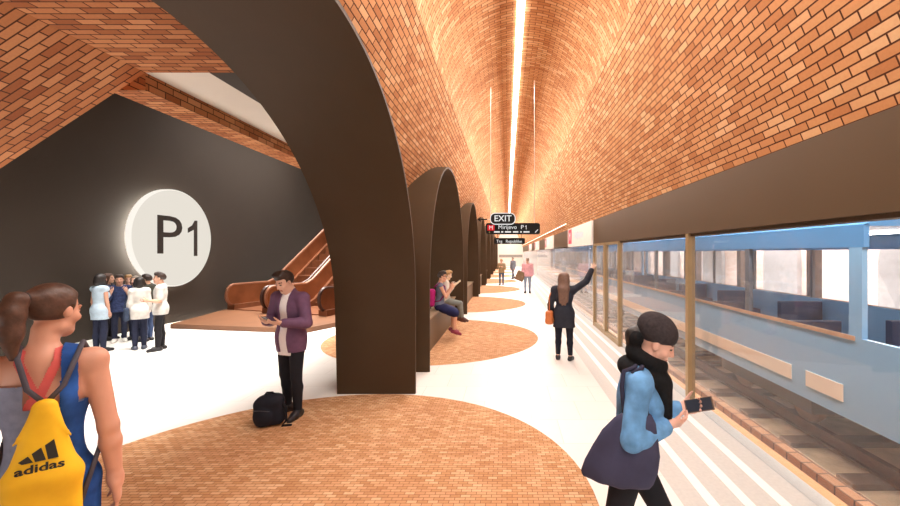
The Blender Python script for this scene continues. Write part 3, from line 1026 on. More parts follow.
class Person:
    def __init__(P, H, pos, face, build=1.0, female=False, lean=0.0, twist=0.0, side=0.0, head=(0, 0, 0), arms=None, legs=None,
                 sit=None, hands=None, hs=1.0, h=0.012, skin='light', skin_col=(222, 176, 150), feet=None, arm_scale=1.0):
        s = P.s = H / 1.75; P.H = H; P.hs = hs; P.h = h; P.female = female; P.skin = skin_mat(skin, skin_col)
        b = P.b = build * s
        hw = 0.165 * b if female else 0.185 * b            # half shoulder (joint) width
        hip = 0.09 * b
        P.Rs = Rs = rotz(math.radians(twist)) @ roty(math.radians(side)) @ rotx(-math.radians(lean))
        pel = nv(0, 0, 0.93 * s)
        def up(x, y, z): return pel + Rs @ nv(x * b, y * s, z * s)
        P.up = up
        P.pel = pel
        P.chest = up(0, 0.0, 0.36); P.waist = up(0, 0.005, 0.15); P.belly = up(0, 0.01, 0.06)
        P.neck0 = up(0, -0.015, 0.52); P.sh = [up(-hw / b, -0.005, 0.475), up(hw / b, -0.005, 0.475)]
        P.Rh = Rh = Rs @ rotz(math.radians(head[0])) @ rotx(math.radians(head[1])) @ roty(math.radians(head[2]))
        P.neck1 = P.neck0 + Rs @ nv(0, 0.015, 0.07) * s
        P.hc = P.neck1 + Rh @ nv(0, 0.025, 0.105) * s      # centre of the head
        arms = arms or [((-0.15, 0.0, -1), (-0.05, 0.15, -1)), ((0.15, 0.0, -1), (0.05, 0.15, -1))]
        P.el = []; P.wr = []; P.hd = []
        for i in range(2):
            u, f = unit(arms[i][0]), unit(arms[i][1])
            e = P.sh[i] + u * 0.29 * s * arm_scale; w = e + f * 0.25 * s * arm_scale
            P.el.append(e); P.wr.append(w); P.hd.append(f)
        P.hands = hands or [None, None]
        legs = legs or [((-0.03, 0.02, -1), (0, -0.03, -1)), ((0.03, 0.02, -1), (0, -0.03, -1))]
        P.hip = [pel + nv(-hip, 0, -0.03 * s), pel + nv(hip, 0, -0.03 * s)]
        P.kn = []; P.an = []
        for i in range(2):
            k = P.hip[i] + unit(legs[i][0]) * 0.42 * s; a = k + unit(legs[i][1]) * 0.41 * s
            P.kn.append(k); P.an.append(a)
        P.feet = feet or [(-0.2, 1, 0), (0.2, 1, 0)]
        P.toe = [P.an[i] + unit(P.feet[i]) * 0.16 * s + nv(0, 0, -0.045 * s) for i in range(2)]
        P.heel = [P.an[i] - unit(P.feet[i]) * 0.045 * s + nv(0, 0, -0.045 * s) for i in range(2)]
        low = min(min(P.toe[i][2], P.heel[i][2]) for i in range(2)) - 0.027 * s
        dz = -low if sit is None else sit - (pel[2] - 0.115 * s)
        # bake yaw and place
        Rz = rotz(math.radians(face)); off = nv(pos[0], pos[1], (pos[2] if len(pos) > 2 else 0) + dz)
        T = lambda p: Rz @ p + off
        P.T = T; P.Rz = Rz
        for k in ('pel', 'chest', 'waist', 'belly', 'neck0', 'neck1', 'hc'): setattr(P, k, T(getattr(P, k)))
        for k in ('sh', 'el', 'wr', 'hip', 'kn', 'an', 'toe', 'heel'): setattr(P, k, [T(p) for p in getattr(P, k)])
        P.hd = [Rz @ v for v in P.hd]; P.feet = [Rz @ unit(v) for v in P.feet]
        P.Rs = Rz @ P.Rs; P.Rh = Rz @ P.Rh
        _up = up; P.up = lambda x, y, z: T(_up(x, y, z))
    def hp(P, x, y, z): return P.hc + P.Rh @ (nv(x, y, z) * P.s * P.hs)
    # ---- body
    def head_ops(P, B):
        s, R = P.s * P.hs, P.Rh; hp = P.hp
        fw = 0.94 if P.female else 1.0
        B.ell(hp(0, -0.012, 0.032), nv(0.074, 0.094, 0.086) * s, R, 0.02 * s)
        B.ell(hp(0, 0.03, -0.04), nv(0.055 * fw, 0.058, 0.07) * s, R, 0.03 * s)
        B.ell(hp(0, 0.06, -0.095), nv(0.026 * fw, 0.022, 0.018) * s, R, 0.025 * s)
        B.cone(hp(-0.045, -0.005, -0.075), hp(0, 0.055, -0.098), 0.018 * s, 0.02 * s, 0.03 * s)
        B.cone(hp(0.045, -0.005, -0.075), hp(0, 0.055, -0.098), 0.018 * s, 0.02 * s, 0.03 * s)
        for sx in (-1, 1):
            B.ell(hp(sx * 0.031, 0.092, 0.004), nv(0.019, 0.014, 0.012) * s, R, 0.012 * s, True)
            B.ell(hp(sx * 0.031, 0.076, 0.004), nv(0.0135, 0.0125, 0.0105) * s, R, 0.004 * s)
            B.cone(hp(sx * 0.015, 0.085, 0.024), hp(sx * 0.048, 0.074, 0.022), 0.007 * s, 0.006 * s, 0.014 * s)
            B.ell(hp(sx * 0.043, 0.06, -0.032), nv(0.02, 0.02, 0.018) * s, R, 0.025 * s)
            B.ell(hp(sx * 0.076, -0.008, -0.006), nv(0.009, 0.02, 0.031) * s, R @ rotz(-sx * 0.35), 0.008 * s)
        B.cone(hp(0, 0.084, 0.012), hp(0, 0.106, -0.03), 0.009 * s, 0.0125 * s, 0.012 * s)
        B.cone(hp(-0.011, 0.092, -0.036), hp(0.011, 0.092, -0.036), 0.009 * s, 0.009 * s, 0.008 * s)
        B.ell(hp(0, 0.083, -0.062), nv(0.023, 0.012, 0.0065) * s, R, 0.007 * s)
        B.ell(hp(0, 0.081, -0.074), nv(0.02, 0.012, 0.0065) * s, R, 0.007 * s)
        B.chain([P.neck0, P.neck1 + P.Rh @ nv(0, 0.0, 0.03) * s], [0.058 * s * (0.9 if P.female else 1.05), 0.05 * s * (0.9 if P.female else 1.08)], 0.04 * s)
    def torso_ops(P, B, g=0.0, lo=0.0):
        s, b, R = P.s, P.b, P.Rs; up = P.up
        f = P.female
        B.ell(P.chest, nv(0.142 * b if f else 0.165 * b, 0.098 * s, 0.165 * s) + g, R, 0.05 * s)
        B.ell(P.waist, nv(0.112 * b if f else 0.135 * b, 0.086 * s, 0.15 * s) + g, R, 0.06 * s)
        B.ell(P.up(0, -0.005, 0.0), nv(0.152 * b if f else 0.145 * b, 0.103 * s, 0.115 * s) + g, R, 0.06 * s)
        if f:
            for sx in (-1, 1): B.ell(up(sx * 0.068, 0.07, 0.33), nv(0.055, 0.05, 0.055) * s + g, R, 0.04 * s)
        for i in range(2):
            B.cone(up(0, -0.02, 0.49), P.sh[i] + nv(0, 0, 0.005), 0.05 * s + g, 0.046 * s + g, 0.05 * s)
    def arm_ops(P, B, i, g=0.0, upto=2.0, k=0.03):
        s = P.s; m = 0.88 if P.female else 1.0
        a, e, w = P.sh[i], P.el[i], P.wr[i]
        if upto <= 1:
            q = a + (e - a) * upto
            B.cone(a, q, 0.051 * s * m + g, (0.051 - 0.012 * upto) * s * m + g, k * s)
        else:
            B.cone(a, e, 0.051 * s * m + g, 0.039 * s * m + g, k * s)
            t = upto - 1; q = e + (w - e) * t
            mid = e + (w - e) * 0.3
            if t > 0.3:
                B.cone(e, mid, 0.039 * s * m + g, 0.041 * s * m + g, 0.015 * s)
                B.cone(mid, q, 0.041 * s * m + g, (0.041 - 0.014 * (t - 0.3) / 0.7) * s * m + g, 0.015 * s)
            else:
                B.cone(e, q, 0.039 * s * m + g, 0.040 * s * m + g, 0.015 * s)
    def hand_ops(P, B, i):
        """palm, four unequal bent fingers and a thumb leaving the side of the palm"""
        s = P.s; sp = P.hands[i] or {}
        d = unit(P.Rz @ nv(*sp['dir'])) if 'dir' in sp else P.hd[i]
        nrm = P.Rz @ nv(*sp['palm']) if 'palm' in sp else P.Rz @ nv(1 if i == 0 else -1, 0, 0)   # way the palm faces
        nrm = unit(nrm - d * (nrm @ d))
        side = np.cross(nrm, d) * (1 if i == 0 else -1)      # towards the thumb
        curl = math.radians(sp.get('curl', 22)); spread = sp.get('spread', 0.10)
        w = P.wr[i]; rf = max(0.0085 * s, 0.55 * P.h)
        if P.female: rf *= 0.92
        R = np.stack([side, nrm, d], 1)
        c = w + d * 0.05 * s
        B.cone(w - d * 0.01 * s, w + d * 0.02 * s, 0.026 * s, 0.024 * s, 0.02 * s)
        B.box(c, nv(0.038, 0.0135, 0.045) * s, R, 0.012 * s, 0.02 * s)
        tips = []
        for j, (o, l) in enumerate(((0.0285, 0.068), (0.0095, 0.077), (-0.0095, 0.072), (-0.0275, 0.055))):
            p = c + d * 0.036 * s + side * o * s
            dj = unit(d + side * spread * (1.2 - j * 0.8))
            for q, (ll, m) in enumerate(((0.42, 0.55), (0.33, 1.5), (0.25, 2.2))):
                v = unit(dj * math.cos(curl * m) + nrm * math.sin(curl * m))
                e = p + v * l * ll * s * 1.05
                B.cone(p, e, rf * (1 - 0.06 * q), rf * (1 - 0.06 * (q + 1)), 0.004 * s)
                p = e
            tips.append(p)
        p = c - d * 0.022 * s + side * 0.028 * s
        th = math.radians(sp.get('thumb', 35))
        for q, (ll, tt) in enumerate(((0.042, 1.0), (0.032, 0.75), (0.026, 0.5))):
            v = unit(d * math.cos(th * tt) + side * math.sin(th * tt) + nrm * (0.28 + 0.2 * q + sp.get('thumb_in', 0)))
            e = p + v * ll * s
            B.cone(p, e, rf * (1.45 - 0.25 * q), rf * (1.2 - 0.2 * q), 0.008 * s if q else 0.02 * s)
            p = e
        P.palm = getattr(P, 'palm', {}); P.palm[i] = (c, d, nrm, side)
    def leg_ops(P, B, i, g=0.0, upto=2.0, k=0.04, flare=0.0):
        s, b = P.s, P.b; h, kn, a = P.hip[i], P.kn[i], P.an[i]
        m = 1.0
        if upto <= 1:
            q = h + (kn - h) * upto
            B.cone(h, q, 0.084 * b * m + g, (0.084 - 0.029 * upto) * s + g + flare, k * s)
        else:
            B.cone(h, kn, 0.084 * b + g, 0.055 * s + g + flare * .5, k * s)
            t = upto - 1; q = kn + (a - kn) * t
            back = np.cross(unit(a - kn), P.Rz @ nv(1, 0, 0)) * 0.0
            cm = kn + (a - kn) * 0.32 - P.feet[i] * 0.012 * s
            if t > 0.4:
                B.cone(kn, cm, 0.052 * s + g, 0.054 * s + g, 0.02 * s)
                B.cone(cm, q, 0.054 * s + g, 0.054 * s - 0.018 * s * (t - 0.32) / 0.68 + g + flare, 0.02 * s)
            else:
                B.cone(kn, q, 0.052 * s + g, 0.053 * s + g, 0.02 * s)
    def foot_ops(P, B, i, g=0.0):
        s = P.s; a, t, h = P.an[i], P.toe[i], P.heel[i]
        B.cone(a, h + nv(0, 0, 0.015 * s), 0.037 * s + g, 0.035 * s + g, 0.02 * s)
        B.cone(h + nv(0, 0, 0.01 * s), t * 0.55 + h * 0.45 + nv(0, 0, 0.008 * s), 0.033 * s + g, 0.040 * s + g, 0.02 * s)
        B.cone(t * 0.55 + h * 0.45 + nv(0, 0, 0.008 * s), t, 0.040 * s + g, 0.026 * s + g, 0.02 * s)
        B.cone(a, t * 0.6 + h * 0.4 + nv(0, 0, 0.012 * s), 0.034 * s + g, 0.034 * s + g, 0.02 * s)
    def body(P, name='person', brow=True, hair_col=None):
        B = Blob()
        P.torso_ops(B)
        for i in range(2):
            P.leg_ops(B, i); P.foot_ops(B, i)
            P.arm_ops(B, i); P.hand_ops(B, i)
        P.head_ops(B)
        s = P.s * P.hs
        def paint(C):
            L = (C - P.hc) @ P.Rh / s
            r = np.zeros(len(C), int)
            front = L[:, 1] > 0.055
            for sx in (-1, 1):
                e = ((L[:, 0] - sx * 0.031) / 0.0125) ** 2 + ((L[:, 2] - 0.004) / 0.0075) ** 2 < max(1, (P.h / 0.009) ** 2 * .6)
                r[front & e] = 2
                bw = (np.abs(L[:, 0] - sx * 0.034) < 0.016) & (np.abs(L[:, 2] - 0.030 + 0.0) < max(0.0045, P.h * .45))
                r[front & bw] = 3
            lip = (np.abs(L[:, 0]) < 0.022) & (np.abs(L[:, 2] + 0.068) < max(0.009, P.h * .6)) & (L[:, 1] > 0.072)
            r[lip] = 1
            return r
        P.root = B.build(name, [P.skin, M_lip, M_eye, M_brow], P.h, None, paint)
        return P.root
    # ---- clothes
    def top(P, name, mat, g=0.014, sleeve=(2, 2), hem=-0.10, loose=0.0, open_front=0.0, neck=0.0, skirt=0.0, collar=False, vneck=0.0, extra=None, paint=None, strap=False):
        s, b = P.s, P.b; B = Blob()
        P.torso_ops(B, (g + loose) * s if not strap else g * s)
        if hem < -0.02:
            # lower edge widens over the hips
            for sx in (-1, 1):
                B.cone(P.up(sx * 0.06, 0, 0.02), P.up(sx * 0.068, 0.0, hem - 0.03), 0.090 * s + (g + loose) * s, (0.086 + skirt) * s + (g + loose) * s, 0.08 * s)
        for i in range(2):
            if sleeve[i] > 0: P.arm_ops(B, i, (g + loose * 0.6) * s, sleeve[i])
        if collar: B.cone(P.neck0 - P.Rs @ nv(0, 0, 0.03) * s, P.neck0 + P.Rs @ nv(0, 0.008, 0.045) * s, 0.07 * s, 0.064 * s, 0.02 * s)
        up_ax = P.Rs @ nv(0, 0, 1)
        B.cut(P.up(0, 0, hem), -up_ax)
        if not collar:
            B.ell(P.neck0 + P.Rs @ nv(0, 0.03, 0.04) * s, nv(0.072 + neck, 0.075 + neck, 0.05 + vneck) * s, P.Rs, 0.01, True)
        else:
            B.cone(P.neck0 + P.Rs @ nv(0, 0.012, 0.0) * s, P.neck0 + P.Rs @ nv(0, 0.03, 0.1) * s, 0.05 * s, 0.056 * s, 0.008, True)
        if open_front:
            B.box(P.up(0, 0.16, 0.18), nv(open_front * b, 0.13 * s, 0.6 * s), P.Rs, 0.01, 0.015, True)
        if extra: extra(B)
        return B.build(name, mat, P.h, P.root, paint)
    def bottom(P, name, mat, g=0.012, upto=2.0, flare=0.0, skirt=False, high=0.06):
        s, b = P.s, P.b; B = Blob()
        B.ell(P.up(0, -0.005, 0.0), nv(0.148 * b if P.female else 0.142 * b, 0.103 * s, 0.115 * s) + g * s, P.Rs, 0.06 * s)
        B.ell(P.belly, nv(0.118 * b if P.female else 0.135 * b, 0.088 * s, 0.1 * s) + g * s, P.Rs, 0.06 * s)
        for i in range(2): P.leg_ops(B, i, g * s, upto, 0.05, flare * s)
        if skirt:
            t = min(upto, 1.0)
            a = [P.hip[i] + (P.kn[i] - P.hip[i]) * t for i in range(2)]
            B.cone(a[0], a[1], 0.075 * s + g * s, 0.075 * s + g * s, 0.03)
            for q in (0.35, 0.7):
                c = [P.hip[i] + (P.kn[i] - P.hip[i]) * t * q for i in range(2)]
                B.cone(c[0], c[1], 0.088 * s + g * s, 0.088 * s + g * s, 0.04)
        B.cut(P.up(0, 0, high), P.Rs @ nv(0, 0, 1))
        return B.build(name, mat, P.h, P.root)
    def shoes(P, mat, g=0.007, sole=None, sock=None):
        for i in range(2):
            B = Blob(); P.foot_ops(B, i, g * P.s)
            fl = min(P.toe[i][2], P.heel[i][2]) - 0.03 * P.s
            B.cut(P.an[i] + nv(0, 0, 0.045 * P.s), nv(0, 0, 1))
            o = B.build('shoe', mat, min(P.h, 0.009), P.root)
            if sole:
                B = Blob(); t, h = P.toe[i], P.heel[i]; d = nv(0, 0, -0.014 * P.s)
                B.cone(h + d, t + d, 0.038 * P.s, 0.034 * P.s, 0.01)
                B.cut(h + nv(0, 0, -0.012 * P.s), nv(0, 0, 1))
                B.build('sole', sole, min(P.h, 0.009), o)
    def hair(P, style, mat, length=0.3, g=0.014):
        s, R, hp = P.s * P.hs, P.Rh, P.hp; B = Blob()
        B.ell(hp(0, -0.014, 0.036), nv(0.074 + g, 0.094 + g, 0.086 + g) * s, R, 0.02)
        if style == 'short':
            B.cone(hp(-0.045, 0.055, 0.105), hp(0.04, 0.06, 0.112), 0.024 * s, 0.026 * s, 0.03)
            B.cone(hp(0.045, 0.02, 0.112), hp(-0.035, 0.0, 0.118), 0.032 * s, 0.032 * s, 0.03)
            B.cone(hp(0, -0.085, 0.02), hp(0, -0.075, -0.05), 0.04 * s, 0.03 * s, 0.03)
            B.box(hp(0, 0.10, -0.045), nv(0.12, 0.075, 0.105) * s, R, 0.02, 0.02, True)
            B.box(hp(0, 0.0, -0.115), nv(0.13, 0.16, 0.075) * s, R, 0.02, 0.02, True)
            for sx in (-1, 1): B.ell(hp(sx * 0.085, 0.0, -0.012), nv(0.03, 0.026, 0.036) * s, R, 0.006, True)
        else:
            if style == 'bob':
                for sx in (-1, 1):
                    B.chain([hp(sx * 0.065, -0.01, 0.04), hp(sx * 0.078, -0.01, -0.05), hp(sx * 0.07, 0.0, -0.12)], [0.035 * s, 0.036 * s, 0.026 * s], 0.03)
                B.chain([hp(0, -0.07, 0.03), hp(0, -0.08, -0.06), hp(0, -0.07, -0.13)], [0.06 * s, 0.06 * s, 0.045 * s], 0.05)
            elif style == 'long':
                dn = P.Rs @ nv(0, -0.16, -1)
                for x, l in ((-0.06, 0.9), (-0.02, 1.0), (0.03, 1.0), (0.065, 0.85)):
                    a = hp(x, -0.065, -0.02)
                    m = P.neck0 + P.Rs @ nv(x * 1.1, -0.085, -0.01) * s
                    B.chain([hp(x, -0.05, 0.06), a, m, m + (P.Rs @ nv(x * 0.3, -0.03, -1)) * max(0.02, length * l - 0.14) * s], [0.05 * s, 0.05 * s, 0.045 * s, 0.02 * s], 0.04)
                for sx in (-1, 1):
                    B.chain([hp(sx * 0.065, 0.0, 0.05), hp(sx * 0.08, -0.015, -0.05), hp(sx * 0.085, -0.03, -0.17)], [0.03 * s, 0.032 * s, 0.03 * s], 0.03)
            elif style == 'tail':
                B.chain([hp(0, -0.09, 0.05), hp(0, -0.125, 0.055)], [0.035 * s, 0.026 * s], 0.03)
                P.tail_at = hp(0, -0.125, 0.055)
                B.box(hp(0, 0.0, -0.115), nv(0.13, 0.16, 0.065) * s, R, 0.02, 0.02, True)
                for sx in (-1, 1): B.ell(hp(sx * 0.09, 0.004, -0.012), nv(0.034, 0.026, 0.036) * s, R, 0.01, True)
            B.box(hp(0, 0.125, -0.035), nv(0.066 if style in ('bob', 'long') else 0.12, 0.09, 0.105) * s, R, 0.03, 0.02, True)
        return B.build('hair', mat, P.h, P.root)
    def done(P, label, cat='person', group=None):
        r = P.root
        # move the origin to the point where the figure stands
        c = Vector((float(P.pel[0]), float(P.pel[1]), float(min(P.toe[0][2], P.toe[1][2]))))
        for o in [r] + list(r.children_recursive):
            o.data.transform(Matrix.Translation(-c))
        r.location = c
        return tag(r, label, cat, group)
C = lambda n, c, r=0.8, v=0.12, sc=14: pm('cloth_' + n, c, r, 0, v, sc, 0.15, 0.2)
HAIR = {'black': pm('hair_black', (34, 28, 26), 0.5, 0, 0.3, 40, 0.3), 'brown': pm('hair_brown', (84, 56, 42), 0.5, 0, 0.3, 40, 0.3), 'dark': pm('hair_dark', (52, 38, 32), 0.5, 0, 0.3, 40, 0.3),
        'blond': pm('hair_blond', (176, 136, 88), 0.5, 0, 0.25, 40, 0.3), 'grey': pm('hair_grey', (140, 128, 116), 0.6, 0, 0.2, 40, 0.3)}
M_black_shoe = pm('shoe_black', (30, 28, 32), 0.45)
M_sole = pm('sole_white', (226, 222, 216), 0.6)
def at(x, D): return (x - 507) * D / 400.0

# ---- man with the phone
Zm = 4.92
P = Person(1.80, (at(291, Zm), Zm), 163, h=0.0085, head=(-6, -24, 0), lean=2, skin='fair', skin_col=(226, 184, 162),
           arms=[((-0.30, 0.10, -1), (0.62, 0.85, 0.10)), ((0.30, 0.08, -1), (-0.62, 0.85, 0.12))],
           hands=[{'dir': (0.55, 0.8, 0.10), 'palm': (0.35, -0.3, 0.9), 'curl': 24, 'thumb': 45}, {'dir': (-0.55, 0.8, 0.15), 'palm': (-0.4, -0.35, 0.9), 'curl': 24, 'thumb': 45}],
           legs=[((-0.02, 0.05, -1), (-0.02, -0.04, -1)), ((0.10, -0.10, -1), (0.02, -0.12, -1))], feet=[(-0.25, 1, 0), (0.55, 1, 0)])
P.body()
P.hair('short', HAIR['dark'], g=0.016)
P.top('shirt', C('white_shirt', (250, 250, 255), 0.8, 0.03), 0.010, (0.4, 0.4), -0.19, collar=True)
P.top('jacket', C('plum', (108, 78, 106), 0.6), 0.020, (1.93, 1.93), -0.15, 0.006, open_front=0.055, collar=True)
P.bottom('trousers', C('black_jeans', (34, 34, 40)), 0.008, 1.95)
P.shoes(M_black_shoe, 0.008, pm('sole_dark', (20, 20, 22), 0.6))
man = P.done('man in plum jacket and black trousers looking down at his phone')
ph = (P.palm[0][0] + P.palm[0][1] * 0.055 + P.palm[1][0] + P.palm[1][1] * 0.055) / 2 + nv(0, 0, 0.03)
fw = P.Rz @ nv(0, 1, 0); sd = P.Rz @ nv(1, 0, 0)
up_ = unit(fw * 0.75 + nv(0, 0, 0.55)); nn = np.cross(sd, up_)
M_ = Matrix([[sd[i], up_[i], nn[i], ph[i]] for i in range(3)] + [[0, 0, 0, 1]])
r = empty('phone', tuple(ph), 'dark phone held in both hands by the man in plum', 'phone')
MB().box(-0.036, 0.036, -0.075, 0.075, -0.004, 0.004, M_).build('case', pm('phone_black', (24, 24, 28), 0.3), r, bevel=0.002)
MB().box(-0.032, 0.032, -0.068, 0.068, 0.0041, 0.0048, M_).build('screen', pm('phone_screen', (52, 56, 66), 0.1), r)

# ---- black backpack on the floor beside him
Zb = 4.66
bx0 = at(270, Zb)
B = Blob()
B.box((bx0, Zb, 0.165), (0.155, 0.10, 0.165), rotz(0.25) @ roty(-0.10), 0.07, 0.02)
B.ell((bx0 + 0.02, Zb - 0.01, 0.29), (0.13, 0.09, 0.075), None, 0.06)
B.ell((bx0 - 0.03, Zb - 0.10, 0.13), (0.105, 0.05, 0.11), None, 0.03)
B.cut((0, 0, 0.005), (0, 0, -1))
bag = B.build('backpack', C('bag_black', (30, 32, 42), 0.7), 0.009)
MB().tube([(bx0 - 0.05, Zb - 0.02, 0.345), (bx0 - 0.02, Zb - 0.03, 0.385), (bx0 + 0.04, Zb - 0.02, 0.385), (bx0 + 0.07, Zb, 0.34)], 0.011).build('handle', C('bag_strap', (24, 24, 30)), bag, True)
MB().tube([(bx0 + 0.12, Zb + 0.02, 0.28), (bx0 + 0.20, Zb - 0.02, 0.20), (bx0 + 0.22, Zb - 0.06, 0.07), (bx0 + 0.17, Zb - 0.06, 0.014), (bx0 + 0.27, Zb - 0.03, 0.012)], 0.013).build('strap', C('bag_strap', (24, 24, 30)), bag, True)
MB().tube([(bx0 - 0.13, Zb - 0.11, 0.20), (bx0 - 0.03, Zb - 0.155, 0.22), (bx0 + 0.07, Zb - 0.125, 0.20)], 0.005).build('zip', pm('zip_grey', (52, 54, 62), 0.6), bag, True)
tag(bag, 'black backpack lying on the brick circle by the man with phone', 'backpack')

# ---- woman reaching up towards the screen doors
Zr = 7.48
P = Person(1.63, (at(564, Zr), Zr), -14, female=True, h=0.011, skin='fair2', skin_col=(226, 190, 168),
           arms=[((-0.28, -0.02, -1), (0.05, 0.35, -1)), ((0.72, 0.15, 0.50), (0.42, 0.2, 0.95))], arm_scale=1.08, build=1.12,
           hands=[None, {'dir': (0.6, 0.2, 0.9), 'palm': (-0.3, 1, 0), 'curl': 12, 'spread': 0.18}],
           legs=[((-0.03, 0.06, -1), (-0.02, -0.04, -1)), ((0.04, -0.02, -1), (0.03, -0.05, -1))], feet=[(-0.1, 1, 0), (0.2, 1, 0)], head=(-12, 0, 0))
P.body()
P.hair('long', pm('hair_chestnut', (112, 84, 70), 0.5, 0, 0.3, 40, 0.3), 0.46)
P.top('coat', C('navy_coat', (44, 46, 56), 0.75), 0.022, (2, 1.9), -0.27, 0.012, skirt=0.03)
P.bottom('trousers', C('black_trousers', (30, 32, 42)), 0.008, 1.85)
P.shoes(pm('shoe_mono', (44, 44, 48), 0.5), 0.007, M_sole)
P.done('woman in dark coat with long hair raising her arm to the glass')
c = P.hip[0] + P.Rz @ nv(-0.17, 0.0, -0.02)
B = Blob(); B.box(c + nv(0, 0, -0.02), (0.07, 0.15, 0.125), P.Rz, 0.04, 0.02); B.ell(c + nv(0, 0, -0.08), (0.085, 0.16, 0.085), P.Rz, 0.03)
bag = B.build('handbag', pm('tan_leather', (196, 110, 56), 0.45, 0, 0.12, 8), 0.011)
a = c + P.Rz @ nv(0, -0.10, 0.09); b = c + P.Rz @ nv(0, 0.10, 0.09); t = P.sh[0] + P.Rz @ nv(-0.0, 0.0, 0.075)
MB().tube([a, a * .4 + t * .6 + nv(-0.06, 0, 0), t, b * .4 + t * .6 + nv(-0.06, 0, 0), b], 0.011).build('strap', pm('tan_leather', (190, 104, 52)), bag, True)
tag(bag, 'tan leather shoulder bag hanging at the reaching woman\'s side', 'handbag')

# ---- woman in beanie walking with a phone
Zp = 2.22
P = Person(1.64, (at(630, Zp), Zp), -112, female=True, h=0.007, lean=8, head=(6, -16, 0), skin='rose', skin_col=(228, 178, 158), build=1.0,
           arms=[((-0.16, -0.08, -1), (0.16, 0.85, 0.22)), ((0.46, -0.10, -1), (-0.80, 0.7, 0.12))],
           hands=[{'dir': (0.2, 0.9, 0.35), 'palm': (0.75, -0.2, 0.5), 'curl': 34, 'thumb': 40}, {'dir': (-0.5, 1, 0.2), 'palm': (-0.6, -0.3, 0.7), 'curl': 34}],
           legs=[((-0.02, 0.55, -1), (-0.0, 0.12, -1)), ((0.03, -0.22, -1), (0.02, -0.5, -1))], feet=[(0, 1, 0.05), (0, 1, -0.45)])
P.body()
P.top('denim_jacket', C('denim', (104, 154, 202), 0.8, 0.34, 11), 0.018, (1.92, 1.92), 0.0, 0.010, collar=True)
P.bottom('leggings', C('black_leggings', (32, 32, 38)), 0.006, 2.0)
P.shoes(pm('shoe_grey', (96, 108, 124), 0.5), 0.008, M_sole)
B = Blob()
B.ell(P.hp(0, -0.02, 0.062), nv(0.095, 0.115, 0.092) * P.s, P.Rh, 0.02)
B.ell(P.hp(0, -0.045, 0.09), nv(0.08, 0.10, 0.075) * P.s, P.Rh, 0.03)
B.cut(P.hp(0, 0.08, 0.030), P.Rh @ nv(0, 0.25, -1))
hat = B.build('beanie', C('charcoal_knit', (58, 52, 54), 0.95, 0.25, 60), 0.0075, P.root)
B = Blob()
for k in range(16):
    a0 = 2 * math.pi * k / 16; a1 = 2 * math.pi * (k + 1) / 16
    f = lambda a: P.neck1 + P.Rs @ nv(0.075 * math.sin(a), 0.01 + 0.080 * math.cos(a), -0.005 - 0.03 * math.cos(a)) * P.s
    g = lambda a: P.neck0 + P.Rs @ nv(0.092 * math.sin(a), 0.02 + 0.10 * math.cos(a), -0.02 - 0.02 * math.cos(a)) * P.s
    B.cone(f(a0), f(a1), 0.036, 0.036, 0.02); B.cone(g(a0), g(a1), 0.044, 0.044, 0.02)
B.ell(P.hp(0, -0.115, -0.02), nv(0.075, 0.045, 0.05), P.Rh, 0.03)
B.chain([P.neck0 + P.Rs @ nv(0.03, 0.12, -0.06), P.up(0.05, 0.15, 0.30)], [0.055, 0.04], 0.03)
B.build('scarf', C('black_wool', (24, 24, 26), 0.95, 0.3, 50), 0.0075, P.root)
B = Blob(); B.chain([P.hp(0, -0.10, 0.03), P.hp(0.0, -0.125, -0.02), P.hp(0, -0.12, -0.07)], [0.04, 0.045, 0.03], 0.03)
B.build('hair', HAIR['black'], 0.0075, P.root)
P.done('woman in beanie, black scarf and blue denim jacket walking with a phone')
c, d, n_, sd = P.palm[0]
o3 = c + d * 0.06 + n_ * 0.02
M_ = Matrix([[sd[i], d[i], n_[i], o3[i]] for i in range(3)] + [[0, 0, 0, 1]])
r = empty('phone', tuple(o3), 'brown-backed phone in the hand of the woman in denim', 'phone')
MB().box(-0.036, 0.036, -0.07, 0.08, -0.004, 0.004, M_).build('case', pm('phone_brown', (96, 72, 52), 0.4), r, bevel=0.002)
MB().box(-0.032, 0.032, -0.063, 0.073, 0.0041, 0.0048, M_).build('screen', pm('phone_screen', (52, 56, 66)), r)
# tote bag hanging from her far shoulder, over the near side of her back
tb = P.hip[1] + P.Rz @ nv(0.125, 0.02, 0.17)
F = P.Rz
def sling(o, F, left, right, zs, thick, name, mat):
    """cloth bag: a soft cushion between a left and a right outline"""
    nu, nvv = 17, len(zs); vs = []; fs = []
    for sd in (1, -1):
        for j in range(nvv):
            for i in range(nu):
                u = i / (nu - 1); v = j / (nvv - 1)
                y = left[j] + (right[j] - left[j]) * u
                sag = -0.025 * math.sin(math.pi * u) * v
                t = thick * (math.sin(math.pi * u) ** 0.6) * (0.35 + 0.65 * math.sin(math.pi * min(1, 0.12 + 0.75 * v))) + 0.004
                t *= 1 - 0.9 * max(0, v - 0.9) / 0.1
                t += 0.007 * math.sin(u * 19 + v * 3) * math.sin(math.pi * u)
                vs.append(o + F @ nv(sd * t, y, zs[j] + sag))
    for sd in range(2):
        b = sd * nu * nvv
        for j in range(nvv - 1):
            for i in range(nu - 1):
                q = b + j * nu + i
                fs.append((q, q + 1, q + nu + 1, q + nu))
    b = nu * nvv
    for j in range(nvv - 1):
        for i in (0, nu - 1):
            q = j * nu + i; fs.append((q, q + nu, b + q + nu, b + q))
    for i in range(nu - 1):
        for q in (i, (nvv - 1) * nu + i): fs.append((q, q + 1, b + q + 1, b + q))
    return MB().add(vs, fs).build(name, mat, None, True)
zs = [0.17, 0.13, 0.06, -0.03, -0.11, -0.17, -0.20]
